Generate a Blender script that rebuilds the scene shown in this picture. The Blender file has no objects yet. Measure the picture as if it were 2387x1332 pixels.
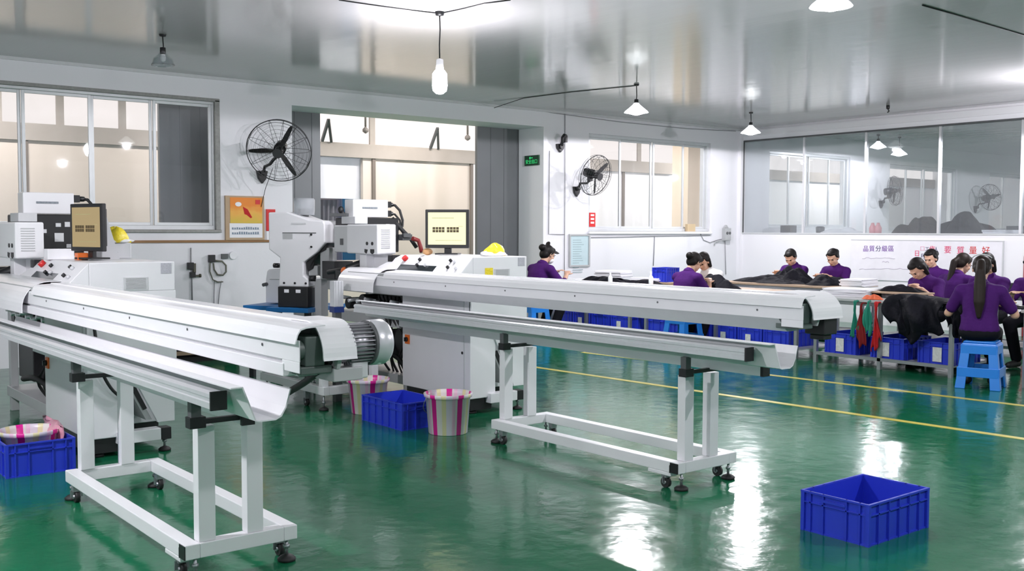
import bpy, bmesh, math, random
from mathutils import Vector, Matrix
random.seed(7)
PI = math.pi
C = bpy.context.scene.collection
S = bpy.context.scene

# ------------------------------------------------------------------ camera
FPX, CXP, CYP = 2398.0, 1193.5, 666.0
CAMH = 1.5
_yaw, _pit, _rol = math.radians(51.225), math.radians(3.06), math.radians(0.158)
_fw = Vector((math.cos(_yaw)*math.cos(_pit), math.sin(_yaw)*math.cos(_pit), -math.sin(_pit)))
_r0 = Vector((math.sin(_yaw), -math.cos(_yaw), 0)); _u0 = _r0.cross(_fw)
_rt = math.cos(_rol)*_r0 + math.sin(_rol)*_u0
_up = -math.sin(_rol)*_r0 + math.cos(_rol)*_u0
CAM = Vector((0, 0, CAMH))
def at(px, py, ax, val):
    """world point on the plane axis=val that the photograph shows at pixel px,py"""
    d = _fw*FPX + _rt*(px-CXP) - _up*(py-CYP)
    i = 'xyz'.index(ax)
    return CAM + d*((val-CAM[i])/d[i])
def wx(px, y, py=400): return at(px, py, 'y', y).x
def wy(px, x, py=600): return at(px, py, 'x', x).y
cam_d = bpy.data.cameras.new('camera'); cam = bpy.data.objects.new('camera', cam_d); C.objects.link(cam)
M = Matrix.Identity(4)
for i, v in enumerate((_rt, _up, -_fw)):
    for j in range(3): M[j][i] = v[j]
M.translation = CAM
cam.matrix_world = M
cam_d.sensor_fit = 'HORIZONTAL'; cam_d.sensor_width = 36.0; cam_d.lens = FPX/2387.0*36.0
cam_d.clip_start = 0.05; cam_d.clip_end = 200
S.camera = cam

# ------------------------------------------------------------------ materials
def mat(name, col, rough=.5, metal=0., var=.06, scale=9., bump=0., bscale=40., spec=.5, coat=0., emit=None, estr=0., trans=0.):
    m = bpy.data.materials.new(name); m.use_nodes = True
    n, l = m.node_tree.nodes, m.node_tree.links
    p = n['Principled BSDF']
    p.inputs['Roughness'].default_value = rough; p.inputs['Metallic'].default_value = metal
    p.inputs['Specular IOR Level'].default_value = spec; p.inputs['Coat Weight'].default_value = coat
    tc = n.new('ShaderNodeTexCoord')
    if var > 0:
        nz = n.new('ShaderNodeTexNoise'); nz.inputs['Scale'].default_value = scale; nz.inputs['Detail'].default_value = 4
        l.new(tc.outputs['Object'], nz.inputs['Vector'])
        mx = n.new('ShaderNodeMix'); mx.data_type = 'RGBA'
        mx.inputs[6].default_value = tuple(c*(1-var) for c in col)+(1,)
        mx.inputs[7].default_value = tuple(min(1, c*(1+var)) for c in col)+(1,)
        l.new(nz.outputs['Fac'], mx.inputs[0]); l.new(mx.outputs[2], p.inputs['Base Color'])
    else:
        p.inputs['Base Color'].default_value = tuple(col)+(1,)
    if bump > 0:
        nb = n.new('ShaderNodeTexNoise'); nb.inputs['Scale'].default_value = bscale; nb.inputs['Detail'].default_value = 3
        l.new(tc.outputs['Object'], nb.inputs['Vector'])
        b = n.new('ShaderNodeBump'); b.inputs['Strength'].default_value = bump; b.inputs['Distance'].default_value = .02
        l.new(nb.outputs['Fac'], b.inputs['Height']); l.new(b.outputs['Normal'], p.inputs['Normal'])
    if emit:
        p.inputs['Emission Color'].default_value = tuple(emit)+(1,); p.inputs['Emission Strength'].default_value = estr
    if trans: p.inputs['Transmission Weight'].default_value = trans
    return m
def glass_mat(name, tint=(.9, .93, .95), refl=1.0, veil=0.0):
    m = bpy.data.materials.new(name); m.use_nodes = True
    n, l = m.node_tree.nodes, m.node_tree.links; n.clear()
    out = n.new('ShaderNodeOutputMaterial'); t = n.new('ShaderNodeBsdfTransparent'); t.inputs[0].default_value = tint+(1,)
    g = n.new('ShaderNodeBsdfGlossy'); g.inputs['Roughness'].default_value = .02
    f = n.new('ShaderNodeLayerWeight'); f.inputs['Blend'].default_value = .5
    pw = n.new('ShaderNodeMath'); pw.operation = 'POWER'; pw.inputs[1].default_value = 5; l.new(f.outputs['Facing'], pw.inputs[0])
    mm = n.new('ShaderNodeMath'); mm.operation = 'MULTIPLY_ADD'; mm.inputs[1].default_value = .9*refl; mm.inputs[2].default_value = .035*refl
    l.new(pw.outputs[0], mm.inputs[0])
    a = n.new('ShaderNodeMixShader'); l.new(mm.outputs[0], a.inputs[0]); l.new(t.outputs[0], a.inputs[1]); l.new(g.outputs[0], a.inputs[2])
    last = a
    if veil:
        d = n.new('ShaderNodeBsdfDiffuse'); d.inputs[0].default_value = (.75, .78, .82, 1)
        nz = n.new('ShaderNodeTexNoise'); nz.inputs['Scale'].default_value = 1.5
        mr = n.new('ShaderNodeMapRange'); mr.inputs[3].default_value = veil*.7; mr.inputs[4].default_value = veil*1.3
        l.new(nz.outputs['Fac'], mr.inputs[0])
        b = n.new('ShaderNodeMixShader'); l.new(mr.outputs[0], b.inputs[0]); l.new(a.outputs[0], b.inputs[1]); l.new(d.outputs[0], b.inputs[2])
        last = b
    l.new(last.outputs[0], out.inputs[0])
    return m
def emit_mat(name, col, s):
    m = bpy.data.materials.new(name); m.use_nodes = True
    n, l = m.node_tree.nodes, m.node_tree.links; n.clear()
    out = n.new('ShaderNodeOutputMaterial'); e = n.new('ShaderNodeEmission')
    e.inputs[0].default_value = tuple(col)+(1,); e.inputs[1].default_value = s
    l.new(e.outputs[0], out.inputs[0]); return m

WALL = mat('wall_paint', (.80, .80, .84), .6, var=.03, scale=1.3, bump=.05, bscale=25)
WALL2 = mat('wall_paint_white', (.86, .85, .89), .6, var=.02, scale=1.3)
CREAM = mat('cream_panel', (.72, .64, .58), .5, var=.05, scale=1.2)
APRI = mat('apricot_wall', (.84, .70, .56), .6, var=.03)
WHITE = mat('white_powder_coat', (.80, .80, .83), .32, var=.02, spec=.5)
WHITE2 = mat('white_enamel', (.84, .84, .87), .22, var=.015)
GREYP = mat('grey_panel', (.45, .46, .47), .4)
LGREY = mat('light_grey_paint', (.62, .63, .65), .4)
DGREY = mat('dark_grey_metal', (.10, .105, .11), .45)
BLACK = mat('black_plastic', (.012, .012, .014), .4)
BLKRUB = mat('black_rubber', (.015, .015, .016), .6)
ALU = mat('brushed_aluminium', (.74, .75, .78), .30, .45, var=.05, scale=30)
STEEL = mat('galvanised_steel', (.38, .40, .42), .4, .7, var=.1, scale=20)
MOTOR = mat('cast_motor_grey', (.40, .40, .43), .38, .6, var=.08)
DOORG = mat('grey_steel_door', (.17, .18, .19), .45, .3, var=.12, scale=2.2)
FRAME = mat('aluminium_window_frame', (.66, .68, .70), .4, .2)
FRAMED = mat('weathered_window_frame', (.30, .30, .29), .6, var=.3, scale=30)
BLUEC = mat('blue_crate_plastic', (.022, .045, .56), .35, var=.08, scale=5)
STOOLB = mat('sky_blue_stool_plastic', (.02, .22, .74), .33, var=.05)
BLUET = mat('blue_table_paint', (.01, .17, .48), .4)
ORANGE = mat('orange_plastic', (.80, .16, .02), .4)
RED = mat('red_plastic', (.65, .02, .02), .35)
YELLOW = mat('yellow_plastic_film', (.85, .68, .03), .4, bump=.3)
CLEARP = mat('clear_plastic_bag', (.80, .80, .80), .25, bump=.4, bscale=25)
PURPLE = mat('purple_cotton', (.060, .011, .125), .8, var=.15, scale=14, bump=.15, bscale=30, spec=.15)
WSHIRT = mat('white_cotton', (.82, .81, .82), .8)
TROUS = mat('black_trousers', (.010, .010, .014), .85, spec=.1)
SKIN = mat('skin', (.62, .37, .26), .5, var=.06, scale=18)
HAIR = mat('black_hair', (.008, .006, .006), .55, var=.2, scale=60, spec=.25)
DHAIR = mat('dark_brown_hair', (.016, .010, .008), .55, var=.2, scale=60, spec=.25)
CLOTHB = mat('dark_navy_fabric', (.006, .006, .011), .7, var=.5, scale=12, bump=.8, bscale=14, spec=.2)
PAPER = mat('white_paper', (.86, .86, .90), .7, var=.02)
WOODT = mat('pale_wood_board', (.46, .33, .23), .5, var=.15, scale=6)
BROWN = mat('varnished_wood_rail', (.27, .14, .05), .4, var=.2, scale=8)
TABLET = mat('table_laminate', (.45, .46, .47), .45)
GREENC = mat('green_cloth', (.01, .22, .15), .8); REDC = mat('red_cloth', (.5, .012, .015), .8)
LENS = mat('dark_glass', (.02, .025, .03), .1)
GLASS = glass_mat('window_glass', (.93, .94, .95), 1.0, .03)
GLASSP = glass_mat('partition_glass', (.92, .94, .95), .9, .085)
def glow_glass(name, col, st):
    m = bpy.data.materials.new(name); m.use_nodes = True
    n, l = m.node_tree.nodes, m.node_tree.links; n.clear()
    out = n.new('ShaderNodeOutputMaterial'); e = n.new('ShaderNodeEmission'); t = n.new('ShaderNodeBsdfTransparent'); a = n.new('ShaderNodeAddShader')
    e.inputs[0].default_value = tuple(col)+(1,); e.inputs[1].default_value = st
    l.new(e.outputs[0], a.inputs[0]); l.new(t.outputs[0], a.inputs[1]); l.new(a.outputs[0], out.inputs[0]); return m
BULB = glow_glass('lit_bulb', (.95, .97, 1.0), 12.)
DISK = emit_mat('lit_lamp_underside', (.96, .98, 1.0), 11.)
TRANSOM = emit_mat('lit_transom_pane', (1.0, .91, .87), 1.05)
MILK = mat('lit_milk_shade', (.86, .87, .9), .3, var=.02, emit=(.95, .97, 1), estr=1.7)
YLINE = mat('yellow_floor_paint', (.52, .44, .07), .35, var=.25, scale=14)
CLEARG = glass_mat('clear_lamp_glass', (.85, .87, .88), 1.6, .06)

def floor_mat():
    m = bpy.data.materials.new('green_epoxy_floor'); m.use_nodes = True
    n, l = m.node_tree.nodes, m.node_tree.links; p = n['Principled BSDF']
    tc = n.new('ShaderNodeTexCoord')
    a = n.new('ShaderNodeTexNoise'); a.inputs['Scale'].default_value = .55; a.inputs['Detail'].default_value = 5
    b = n.new('ShaderNodeTexNoise'); b.inputs['Scale'].default_value = 5.5; b.inputs['Detail'].default_value = 6
    l.new(tc.outputs['Object'], a.inputs['Vector']); l.new(tc.outputs['Object'], b.inputs['Vector'])
    mx = n.new('ShaderNodeMix'); mx.data_type = 'RGBA'
    mx.inputs[6].default_value = (.005, .098, .044, 1); mx.inputs[7].default_value = (.008, .165, .072, 1)
    l.new(a.outputs['Fac'], mx.inputs[0])
    m2 = n.new('ShaderNodeMix'); m2.data_type = 'RGBA'; m2.blend_type = 'MULTIPLY'; m2.inputs[0].default_value = .35
    l.new(mx.outputs[2], m2.inputs[6]); l.new(b.outputs['Color'], m2.inputs[7]); l.new(mx.outputs[2], p.inputs['Base Color'])
    mr = n.new('ShaderNodeMapRange'); mr.inputs[1].default_value = .3; mr.inputs[2].default_value = .7
    mr.inputs[3].default_value = .10; mr.inputs[4].default_value = .19
    l.new(b.outputs['Fac'], mr.inputs[0]); l.new(mr.outputs[0], p.inputs['Roughness'])
    c = n.new('ShaderNodeTexNoise'); c.inputs['Scale'].default_value = 8.5; c.inputs['Detail'].default_value = 3
    l.new(tc.outputs['Object'], c.inputs['Vector'])
    bp = n.new('ShaderNodeBump'); bp.inputs['Strength'].default_value = .085; bp.inputs['Distance'].default_value = .03
    l.new(c.outputs['Fac'], bp.inputs['Height']); l.new(bp.outputs['Normal'], p.inputs['Normal'])
    p.inputs['Specular IOR Level'].default_value = .5
    return m
def ceiling_mat():
    m = bpy.data.materials.new('glossy_pvc_ceiling'); m.use_nodes = True
    n, l = m.node_tree.nodes, m.node_tree.links; p = n['Principled BSDF']
    tc = n.new('ShaderNodeTexCoord')
    mp = n.new('ShaderNodeMapping'); mp.inputs['Scale'].default_value = (1., .16, 1.)
    l.new(tc.outputs['Object'], mp.inputs['Vector'])
    nz = n.new('ShaderNodeTexNoise'); nz.inputs['Scale'].default_value = 5.; nz.inputs['Detail'].default_value = 4
    l.new(mp.outputs[0], nz.inputs['Vector'])
    w = n.new('ShaderNodeTexWave'); w.wave_type = 'BANDS'; w.bands_direction = 'X'; w.inputs['Scale'].default_value = 1.25
    l.new(tc.outputs['Object'], w.inputs['Vector'])
    ad = n.new('ShaderNodeMath'); ad.operation = 'MULTIPLY_ADD'; ad.inputs[1].default_value = .03
    l.new(w.outputs['Fac'], ad.inputs[0]); l.new(nz.outputs['Fac'], ad.inputs[2])
    bp = n.new('ShaderNodeBump'); bp.inputs['Strength'].default_value = .045; bp.inputs['Distance'].default_value = .05
    l.new(ad.outputs[0], bp.inputs['Height']); l.new(bp.outputs['Normal'], p.inputs['Normal'])
    p.inputs['Base Color'].default_value = (.50, .49, .50, 1); p.inputs['Roughness'].default_value = .12
    p.inputs['Specular IOR Level'].default_value = .7
    return m
def stripe_mat():
    """white bucket plastic with vertical pink, yellow and lilac stripes"""
    m = bpy.data.materials.new('striped_bucket_plastic'); m.use_nodes = True
    n, l = m.node_tree.nodes, m.node_tree.links; p = n['Principled BSDF']; p.inputs['Roughness'].default_value = .3
    tc = n.new('ShaderNodeTexCoord'); sx = n.new('ShaderNodeSeparateXYZ'); l.new(tc.outputs['Object'], sx.inputs[0])
    at2 = n.new('ShaderNodeMath'); at2.operation = 'ARCTAN2'; l.new(sx.outputs['Y'], at2.inputs[0]); l.new(sx.outputs['X'], at2.inputs[1])
    k = n.new('ShaderNodeMath'); k.operation = 'MULTIPLY_ADD'; k.inputs[1].default_value = 5/(2*PI); k.inputs[2].default_value = 5.07
    l.new(at2.outputs[0], k.inputs[0]); fr = n.new('ShaderNodeMath'); fr.operation = 'FRACT'; l.new(k.outputs[0], fr.inputs[0])
    cr = n.new('ShaderNodeValToRGB'); cr.color_ramp.interpolation = 'CONSTANT'
    e = cr.color_ramp.elements; e[0].position = 0; e[0].color = (.78, .02, .33, 1); e[1].position = .2; e[1].color = (.80, .76, .74, 1)
    for pos, c in ((.42, (.76, .70, .42, 1)), (.58, (.72, .66, .76, 1)), (.80, (.85, .55, .72, 1)), (.92, (.80, .76, .76, 1))):
        q = e.new(pos); q.color = c
    l.new(fr.outputs[0], cr.inputs[0]); l.new(cr.outputs[0], p.inputs['Base Color'])
    return m
FLOOR = floor_mat(); CEIL = ceiling_mat(); STRIPE = stripe_mat()

# ------------------------------------------------------------------ mesh builder
class MB:
    def __init__(s): s.bm = bmesh.new()
    def quad(s, pts, smooth=False):
        f = s.bm.faces.new([s.bm.verts.new(p) for p in pts]); f.smooth = smooth; return s
    def box(s, x0, x1, y0, y1, z0, z1, R=None):
        vs = [Vector((x, y, z)) for x in (x0, x1) for y in (y0, y1) for z in (z0, z1)]
        if R is not None: vs = [R @ v for v in vs]
        v = [s.bm.verts.new(p) for p in vs]
        for q in ((0, 1, 3, 2), (4, 6, 7, 5), (0, 4, 5, 1), (2, 3, 7, 6), (0, 2, 6, 4), (1, 5, 7, 3)): s.bm.faces.new([v[i] for i in q])
        return s
    def bar(s, a, b, w, h=None, up=(0, 0, 1)):
        h = h or w; a, b = Vector(a), Vector(b); d = (b-a).normalized(); u = Vector(up)
        if abs(d.dot(u)) > .99: u = Vector((1, 0, 0))
        r = d.cross(u).normalized(); u = r.cross(d)
        v = [s.bm.verts.new(p + r*(sx*w/2) + u*(sz*h/2)) for p in (a, b) for sx, sz in ((-1, -1), (1, -1), (1, 1), (-1, 1))]
        for q in ((3, 2, 1, 0), (4, 5, 6, 7), (0, 1, 5, 4), (1, 2, 6, 5), (2, 3, 7, 6), (3, 0, 4, 7)): s.bm.faces.new([v[i] for i in q])
        return s
    def rings(s, rs, closed=True, cap=True, smooth=True):
        prev = None; first = None
        for r in rs:
            cur = [s.bm.verts.new(p) for p in r]
            if prev:
                n = len(cur)
                for i in range(n if closed else n-1):
                    f = s.bm.faces.new((prev[i], prev[(i+1) % n], cur[(i+1) % n], cur[i])); f.smooth = smooth
            else: first = cur
            prev = cur
        if cap and closed and len(first) > 2:
            s.bm.faces.new(list(reversed(first))); s.bm.faces.new(prev)
        return s
    @staticmethod
    def frame(d):
        d = Vector(d).normalized(); u = Vector((0, 0, 1)) if abs(d.z) < .95 else Vector((1, 0, 0))
        r = d.cross(u).normalized(); return r, r.cross(d), d
    def cyl(s, a, b, r0, r1=None, n=16, cap=True):
        r1 = r0 if r1 is None else r1; a, b = Vector(a), Vector(b); x, y, _ = s.frame(b-a)
        return s.rings([[p + x*(math.cos(2*PI*i/n)*r) + y*(math.sin(2*PI*i/n)*r) for i in range(n)] for p, r in ((a, r0), (b, r1))], cap=cap)
    def tube(s, pts, r, n=8):
        pts = [Vector(p) for p in pts]; out = []; ref = None
        for i, p in enumerate(pts):
            d = (pts[min(i+1, len(pts)-1)] - pts[max(i-1, 0)]).normalized()
            if ref is None: x, y, _ = s.frame(d)
            else:
                x = (ref - d*ref.dot(d)).normalized(); y = x.cross(d)
            ref = x
            rr = r[i] if isinstance(r, (list, tuple)) else r
            out.append([p + x*(math.cos(2*PI*k/n)*rr) + y*(math.sin(2*PI*k/n)*rr) for k in range(n)])
        return s.rings(out)
    def lathe(s, prof, c=(0, 0, 0), n=28, cap=False, R=None):
        c = Vector(c); rs = []
        for r, z in prof:
            rs.append([c + ((R @ Vector((r*math.cos(2*PI*i/n), r*math.sin(2*PI*i/n), z))) if R else Vector((r*math.cos(2*PI*i/n), r*math.sin(2*PI*i/n), z))) for i in range(n)])
        return s.rings(rs, cap=cap)
    def ell(s, c, rad, B=None, n=14, m=9):
        """ellipsoid with axes B (3 vectors)"""
        c = Vector(c); B = B or (Vector((1, 0, 0)), Vector((0, 1, 0)), Vector((0, 0, 1)))
        rs = []
        for j in range(m+1):
            t = PI*(j/m); t = min(max(t, .08), PI-.08); z = -math.cos(t); q = math.sin(t)
            rs.append([c + B[0]*(rad[0]*q*math.cos(2*PI*i/n)) + B[1]*(rad[1]*q*math.sin(2*PI*i/n)) + B[2]*(rad[2]*z) for i in range(n)])
        return s.rings(rs)
    def cone(s, a, b, r0, r1, n=12):
        """tapered capsule"""
        a, b = Vector(a), Vector(b); x, y, d = s.frame(b-a); rs = []
        for k in range(5):
            t = -PI/2 + (PI/2)*k/4; t = max(t, -PI/2+.1); rs.append((a + d*(r0*math.sin(t)), r0*math.cos(t)))
        for k in range(5):
            t = (PI/2)*k/4; t = min(t, PI/2-.1); rs.append((b + d*(r1*math.sin(t)), r1*math.cos(t)))
        return s.rings([[p + x*(math.cos(2*PI*i/n)*r) + y*(math.sin(2*PI*i/n)*r) for i in range(n)] for p, r in rs])
    def prism(s, poly, axis, a0, a1, R=None):
        """extrude a 2D polygon along an axis: x -> (y,z), y -> (x,z), z -> (x,y)"""
        def p3(q, a): return {'x': Vector((a, q[0], q[1])), 'y': Vector((q[0], a, q[1])), 'z': Vector((q[0], q[1], a))}[axis]
        A = [p3(q, a0) for q in poly]; B = [p3(q, a1) for q in poly]
        if R is not None: A = [R @ v for v in A]; B = [R @ v for v in B]
        va = [s.bm.verts.new(v) for v in A]; vb = [s.bm.verts.new(v) for v in B]; n = len(va)
        for i in range(n): s.bm.faces.new((va[i], va[(i+1) % n], vb[(i+1) % n], vb[i]))
        s.bm.faces.new(list(reversed(va))); s.bm.faces.new(vb)
        return s
    def build(s, name, m, parent=None, bevel=0., loc=None, label=None, segs=2):
        bm = s.bm
        bmesh.ops.recalc_face_normals(bm, faces=bm.faces)
        if bevel:
            es = [e for e in bm.edges if len(e.link_faces) == 2 and e.calc_face_angle(0) > .6]
            bmesh.ops.bevel(bm, geom=es, offset=bevel, segments=segs, affect='EDGES', profile=.5)
        me = bpy.data.meshes.new(name); bm.to_mesh(me); bm.free()
        if m: me.materials.append(m)
        o = bpy.data.objects.new(name, me); C.objects.link(o)
        if loc is not None: o.location = loc
        if parent: o.parent = parent
        if label: o['label'] = label
        return o
def tag(o, label=None, cat=None, group=None, kind=None):
    if label: o['label'] = label
    if cat: o['category'] = cat
    if group: o['group'] = group
    if kind: o['kind'] = kind
    return o
def thing(name, label, cat, loc=(0, 0, 0), rz=0., group=None):
    o = bpy.data.objects.new(name, None); C.objects.link(o); o.location = loc; o.rotation_euler = (0, 0, rz)
    o.empty_display_size = .1
    return tag(o, label, cat, group)
def struct(o): o['kind'] = 'structure'; return o
def copy_tree(o, parent=None):
    c = o.copy(); C.objects.link(c)
    if parent: c.parent = parent
    for ch in list(o.children): copy_tree(ch, c)
    return c
def arc(c, r, a0, a1, n, ax=(0, 1)):
    return [(c[0]+r*math.cos(a0+(a1-a0)*i/n), c[1]+r*math.sin(a0+(a1-a0)*i/n)) for i in range(n+1)]
def text_mesh(body, size, name, m, parent=None, M4=None, ext=.002):
    cu = bpy.data.curves.new(name, 'FONT'); cu.body = body; cu.size = size; cu.extrude = ext; cu.align_x = 'CENTER'; cu.align_y = 'CENTER'
    t = bpy.data.objects.new(name+'_tmp', cu); C.objects.link(t)
    dg = bpy.context.evaluated_depsgraph_get(); me = bpy.data.meshes.new_from_object(t.evaluated_get(dg))
    bpy.data.objects.remove(t); me.materials.clear(); me.materials.append(m)
    if M4 is not None: me.transform(M4)
    me.name = name
    o = bpy.data.objects.new(name, me); C.objects.link(o)
    if parent: o.parent = parent
    return o

# ------------------------------------------------------------------ the setting
YW, XW, HC = 12.0, 14.93, 3.34
XE = 27.0            # far end of the room beyond the glass
o = MB().box(-5, XE, -5, 17, -.1, 0).build('floor', FLOOR); struct(o)
o = MB().box(-5, XE, -5, YW+.24, HC, HC+.1).build('ceiling', CEIL); struct(o)
# left wall with its openings
W1 = (.4, 5.06, 1.50, 3.06); D1 = (6.05, 10.25, 0., 3.08); W2 = (11.19, 14.11, 1.49, 3.04)
W3 = (15.78, 18.40, 1.55, 3.0); W4 = (19.85, 22.65, 1.5, 2.92); W5 = (24.15, 26.0, 1.5, 2.9)
mb = MB(); x = -5
for (a, b, z0, z1) in (W1, D1, W2, W3, W4, W5):
    mb.box(x, a, YW, YW+.24, 0, HC)
    if z0 > 0: mb.box(a, b, YW, YW+.24, 0, z0)
    mb.box(a, b, YW, YW+.24, z1, HC); x = b
mb.box(x, XE, YW, YW+.24, 0, HC)
struct(mb.build('wall_left', WALL))
# right wall: low wall, beam and posts around the glass partition
mb = MB().box(XW, XW+.16, -5, YW, 0, 1.455).box(XW, XW+.16, -5, YW, 3.13, HC).box(XW, XW+.16, YW-.05, YW, 1.455, 3.13)
struct(mb.build('wall_right', WALL2))
struct(MB().box(-5, XE, -5.1, -5, 0, HC).build('wall_near', WALL))
struct(MB().box(-5.1, -5, -5, 17, 0, 3.9).build('wall_rear', WALL))
struct(MB().box(XE, XE+.1, -5, 17, 0, 3.9).build('wall_far', WALL2))
# glass partition
PX = [wy(p, XW+.05, 430) for p in (1874, 2018, 2190, 2382)]
edges = [YW-.06] + PX + [PX[-1]-1.4*k for k in range(1, 9)]
for k in range(len(edges)-1):
    if edges[k+1] < -4.9: break
    g = MB().box(XW+.05, XW+.06, edges[k+1]+.012, edges[k]-.012, 1.475, 3.11).build('window_%d' % (k+10), GLASSP); struct(g)
mb = MB()
for k, y in enumerate(PX): mb.box(XW+.03, XW+.08, y-.018, y+.018, 1.475, 3.11)
for k in range(1, 9): mb.box(XW+.03, XW+.08, PX[-1]-1.4*k-.018, PX[-1]-1.4*k+.018, 1.475, 3.11)
struct(mb.build('trim_1', ALU))
mb = MB().box(XW-.005, XW+.1, -4.9, YW-.05, 3.105, 3.13).box(XW-.005, XW+.02, YW-.085, YW-.05, 1.475, 3.105)
struct(mb.build('trim_2', DGREY))
struct(MB().box(XW-.015, XW+.12, -4.9, YW-.05, 1.455, 1.475).build('trim_3', LGREY))
struct(MB().box(XW-.03, XW, -4.9, YW-.002, 3.20, 3.30).build('trim_4', WALL2))
# ceiling edge strips and brown rail
struct(MB().box(-4.9, XW, YW-.025, YW, HC-.035, HC).build('trim_5', LGREY))
mb = MB()
for (a, b) in ((.0, 5.98),): mb.box(a, b, YW-.02, YW, 1.345, 1.375)
struct(mb.build('trim_6', BROWN))
struct(MB().box(XW-.07, XW, YW-.07, YW, 0, HC-.04).build('trim_7', WALL2))
# yellow floor lines
def line(p0, p1, w, nm):
    a, b = at(p0[0], p0[1], 'z', 0), at(p1[0], p1[1], 'z', 0); d = (b-a).normalized(); a = a-d*2.6; b = b+d*3
    r = Vector((d.y, -d.x, 0))*w/2; z = Vector((0, 0, .002))
    m_ = MB(); m_.prism([(q.x, q.y) for q in (a-r, b-r, b+r, a+r)], 'z', .0, .002); struct(m_.build(nm, YLINE))
line((1220, 852.5), (2387, 1024), .075, 'trim_8')
line((1780, 873), (2387, 946.5), .075, 'trim_9')
# windows in the left wall
def window(n, op, posts, dark=False, y=YW+.08, sash=()):
    x0, x1, z0, z1 = op
    t = bpy.data.objects.new('window_%d' % n, None); C.objects.link(t); t.location = (x0, y, z0); struct(t)
    L = lambda X: X-x0
    m_ = MB(); w = .05; H = z1-z0
    m_.box(0, x1-x0, -.04, .05, 0, w).box(0, x1-x0, -.04, .05, H-w, H).box(0, w, -.04, .05, w, H-w).box(x1-x0-w, x1-x0, -.04, .05, w, H-w)
    m_.build('window_frame', FRAME, t, .004)
    ps = [x0+w] + list(posts) + [x1-w]
    for i in range(len(ps)-1):
        a, b = L(ps[i]), L(ps[i+1]); dy = .012 if i % 2 else -.02
        s = MB(); q = .035
        s.box(a, a+q, dy, dy+.025, w, H-w).box(b-q, b, dy, dy+.025, w, H-w).box(a+q, b-q, dy, dy+.025, w, w+q).box(a+q, b-q, dy, dy+.025, H-w-q, H-w)
        so = s.build('sash', FRAME, t, .003)
        MB().box(a+q, b-q, dy+.010, dy+.015, w+q, H-w-q).build('pane', GLASS, so)
    return t
yw = YW+.08
window(1, W1, [1.65, wx(52, yw), wx(214, yw), wx(357, yw)])
window(2, W2, [wx(1445, yw), wx(1520, yw), wx(1592, yw)])
window(3, W3, [wx(1838, yw), wx(1883, yw), wx(1932, yw)])
window(4, W4, [wx(2112, yw), wx(2152, yw), wx(2188, yw)])
window(5, W5, [wx(2338, yw)])
# worn outer casing round window 1 and sills
mb = MB().box(W1[0], W1[1]+.03, YW-.012, YW+.03, W1[3]-.02, W1[3]+.02).box(W1[0], W1[1]+.03, YW-.03, YW+.03, W1[2]-.035, W1[2]).box(W1[1]-.03, W1[1]+.03, YW-.012, YW+.03, W1[2], W1[3])
struct(mb.build('trim_10', FRAMED, None, .004))
struct(MB().box(W2[0]-.02, W2[1]+.02, YW-.05, YW+.05, W2[2]-.04, W2[2]).build('trim_11', WALL2, None, .005))
# sliding steel doors
yd = YW+.62
mb = MB().box(D1[1], D1[1]+.08, YW+.24, YW+.60, 0, D1[3]+.08).box(D1[0]-.08, D1[0], YW+.24, YW+.60, 0, D1[3]+.08).box(D1[0], D1[1], YW+.24, YW+.60, D1[3], D1[3]+.08)
struct(mb.build('trim_14', WALL))
def sdoor(n, x0, x1):
    m_ = MB().box(x0, x1, yd, yd+.05, .02, 3.14)
    k = int((x1-x0)/.26)
    for i in range(k+1): m_.box(x0+.26*i, x0+.26*i+.012, yd-.006, yd, .02, 3.14)
    o = m_.build('door_%d' % n, DOORG); struct(o); return o
sdoor(1, wx(372, yd), wx(747, yd)); sdoor(2, wx(1112, yd), wx(1112, yd)+2.05)
# corridor behind
YC = 15.0
struct(MB().box(-5, XE, YW+.24, 17, 3.8, 3.9).build('ceiling_corridor', WALL2))
mb = MB()
zb0, zb1 = 2.70, 2.93
holeL, holeR = wx(744, YC), wx(846, YC)
gapL, gapR = wx(1096, YC), wx(1125, YC)
for a, b in ((-5, holeL), (holeR, gapL)): mb.box(a, b, YC, YC+.08, 0, zb0)
mb.box(holeL, holeR, YC, YC+.08, 0, 1.0)
struct(mb.build('wall_corridor', CREAM))
struct(MB().box(gapR, XE, YC, YC+.08, 0, zb0).build('wall_corridor_end', WALL2))
mb = MB().box(-5, XE, YC-.05, YC+.06, zb0, zb1)
mb.box(-5, XE, YC, YC+.08, 3.62, 3.8)
for px in (140, 285, 870-3, 430, -5, 1490, 1620): 
    X = wx(px, YC, 290); mb.box(X-.05, X+.05, YC-.02, YC+.06, zb1, 3.62)
struct(mb.build('trim_12', mat('taupe_beam', (.42, .38, .35), .5)))
struct(MB().box(-5, XE, YC+.02, YC+.03, zb1, 3.62).build('window_6', TRANSOM))
mb = MB()
for px in (870, 1098, 60, 1452): 
    X = wx(px, YC); mb.box(X-.03, X+.03, YC-.03, YC, 0, zb0)
struct(mb.build('trim_13', mat('dark_taupe_post', (.20, .17, .15), .5)))
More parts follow.
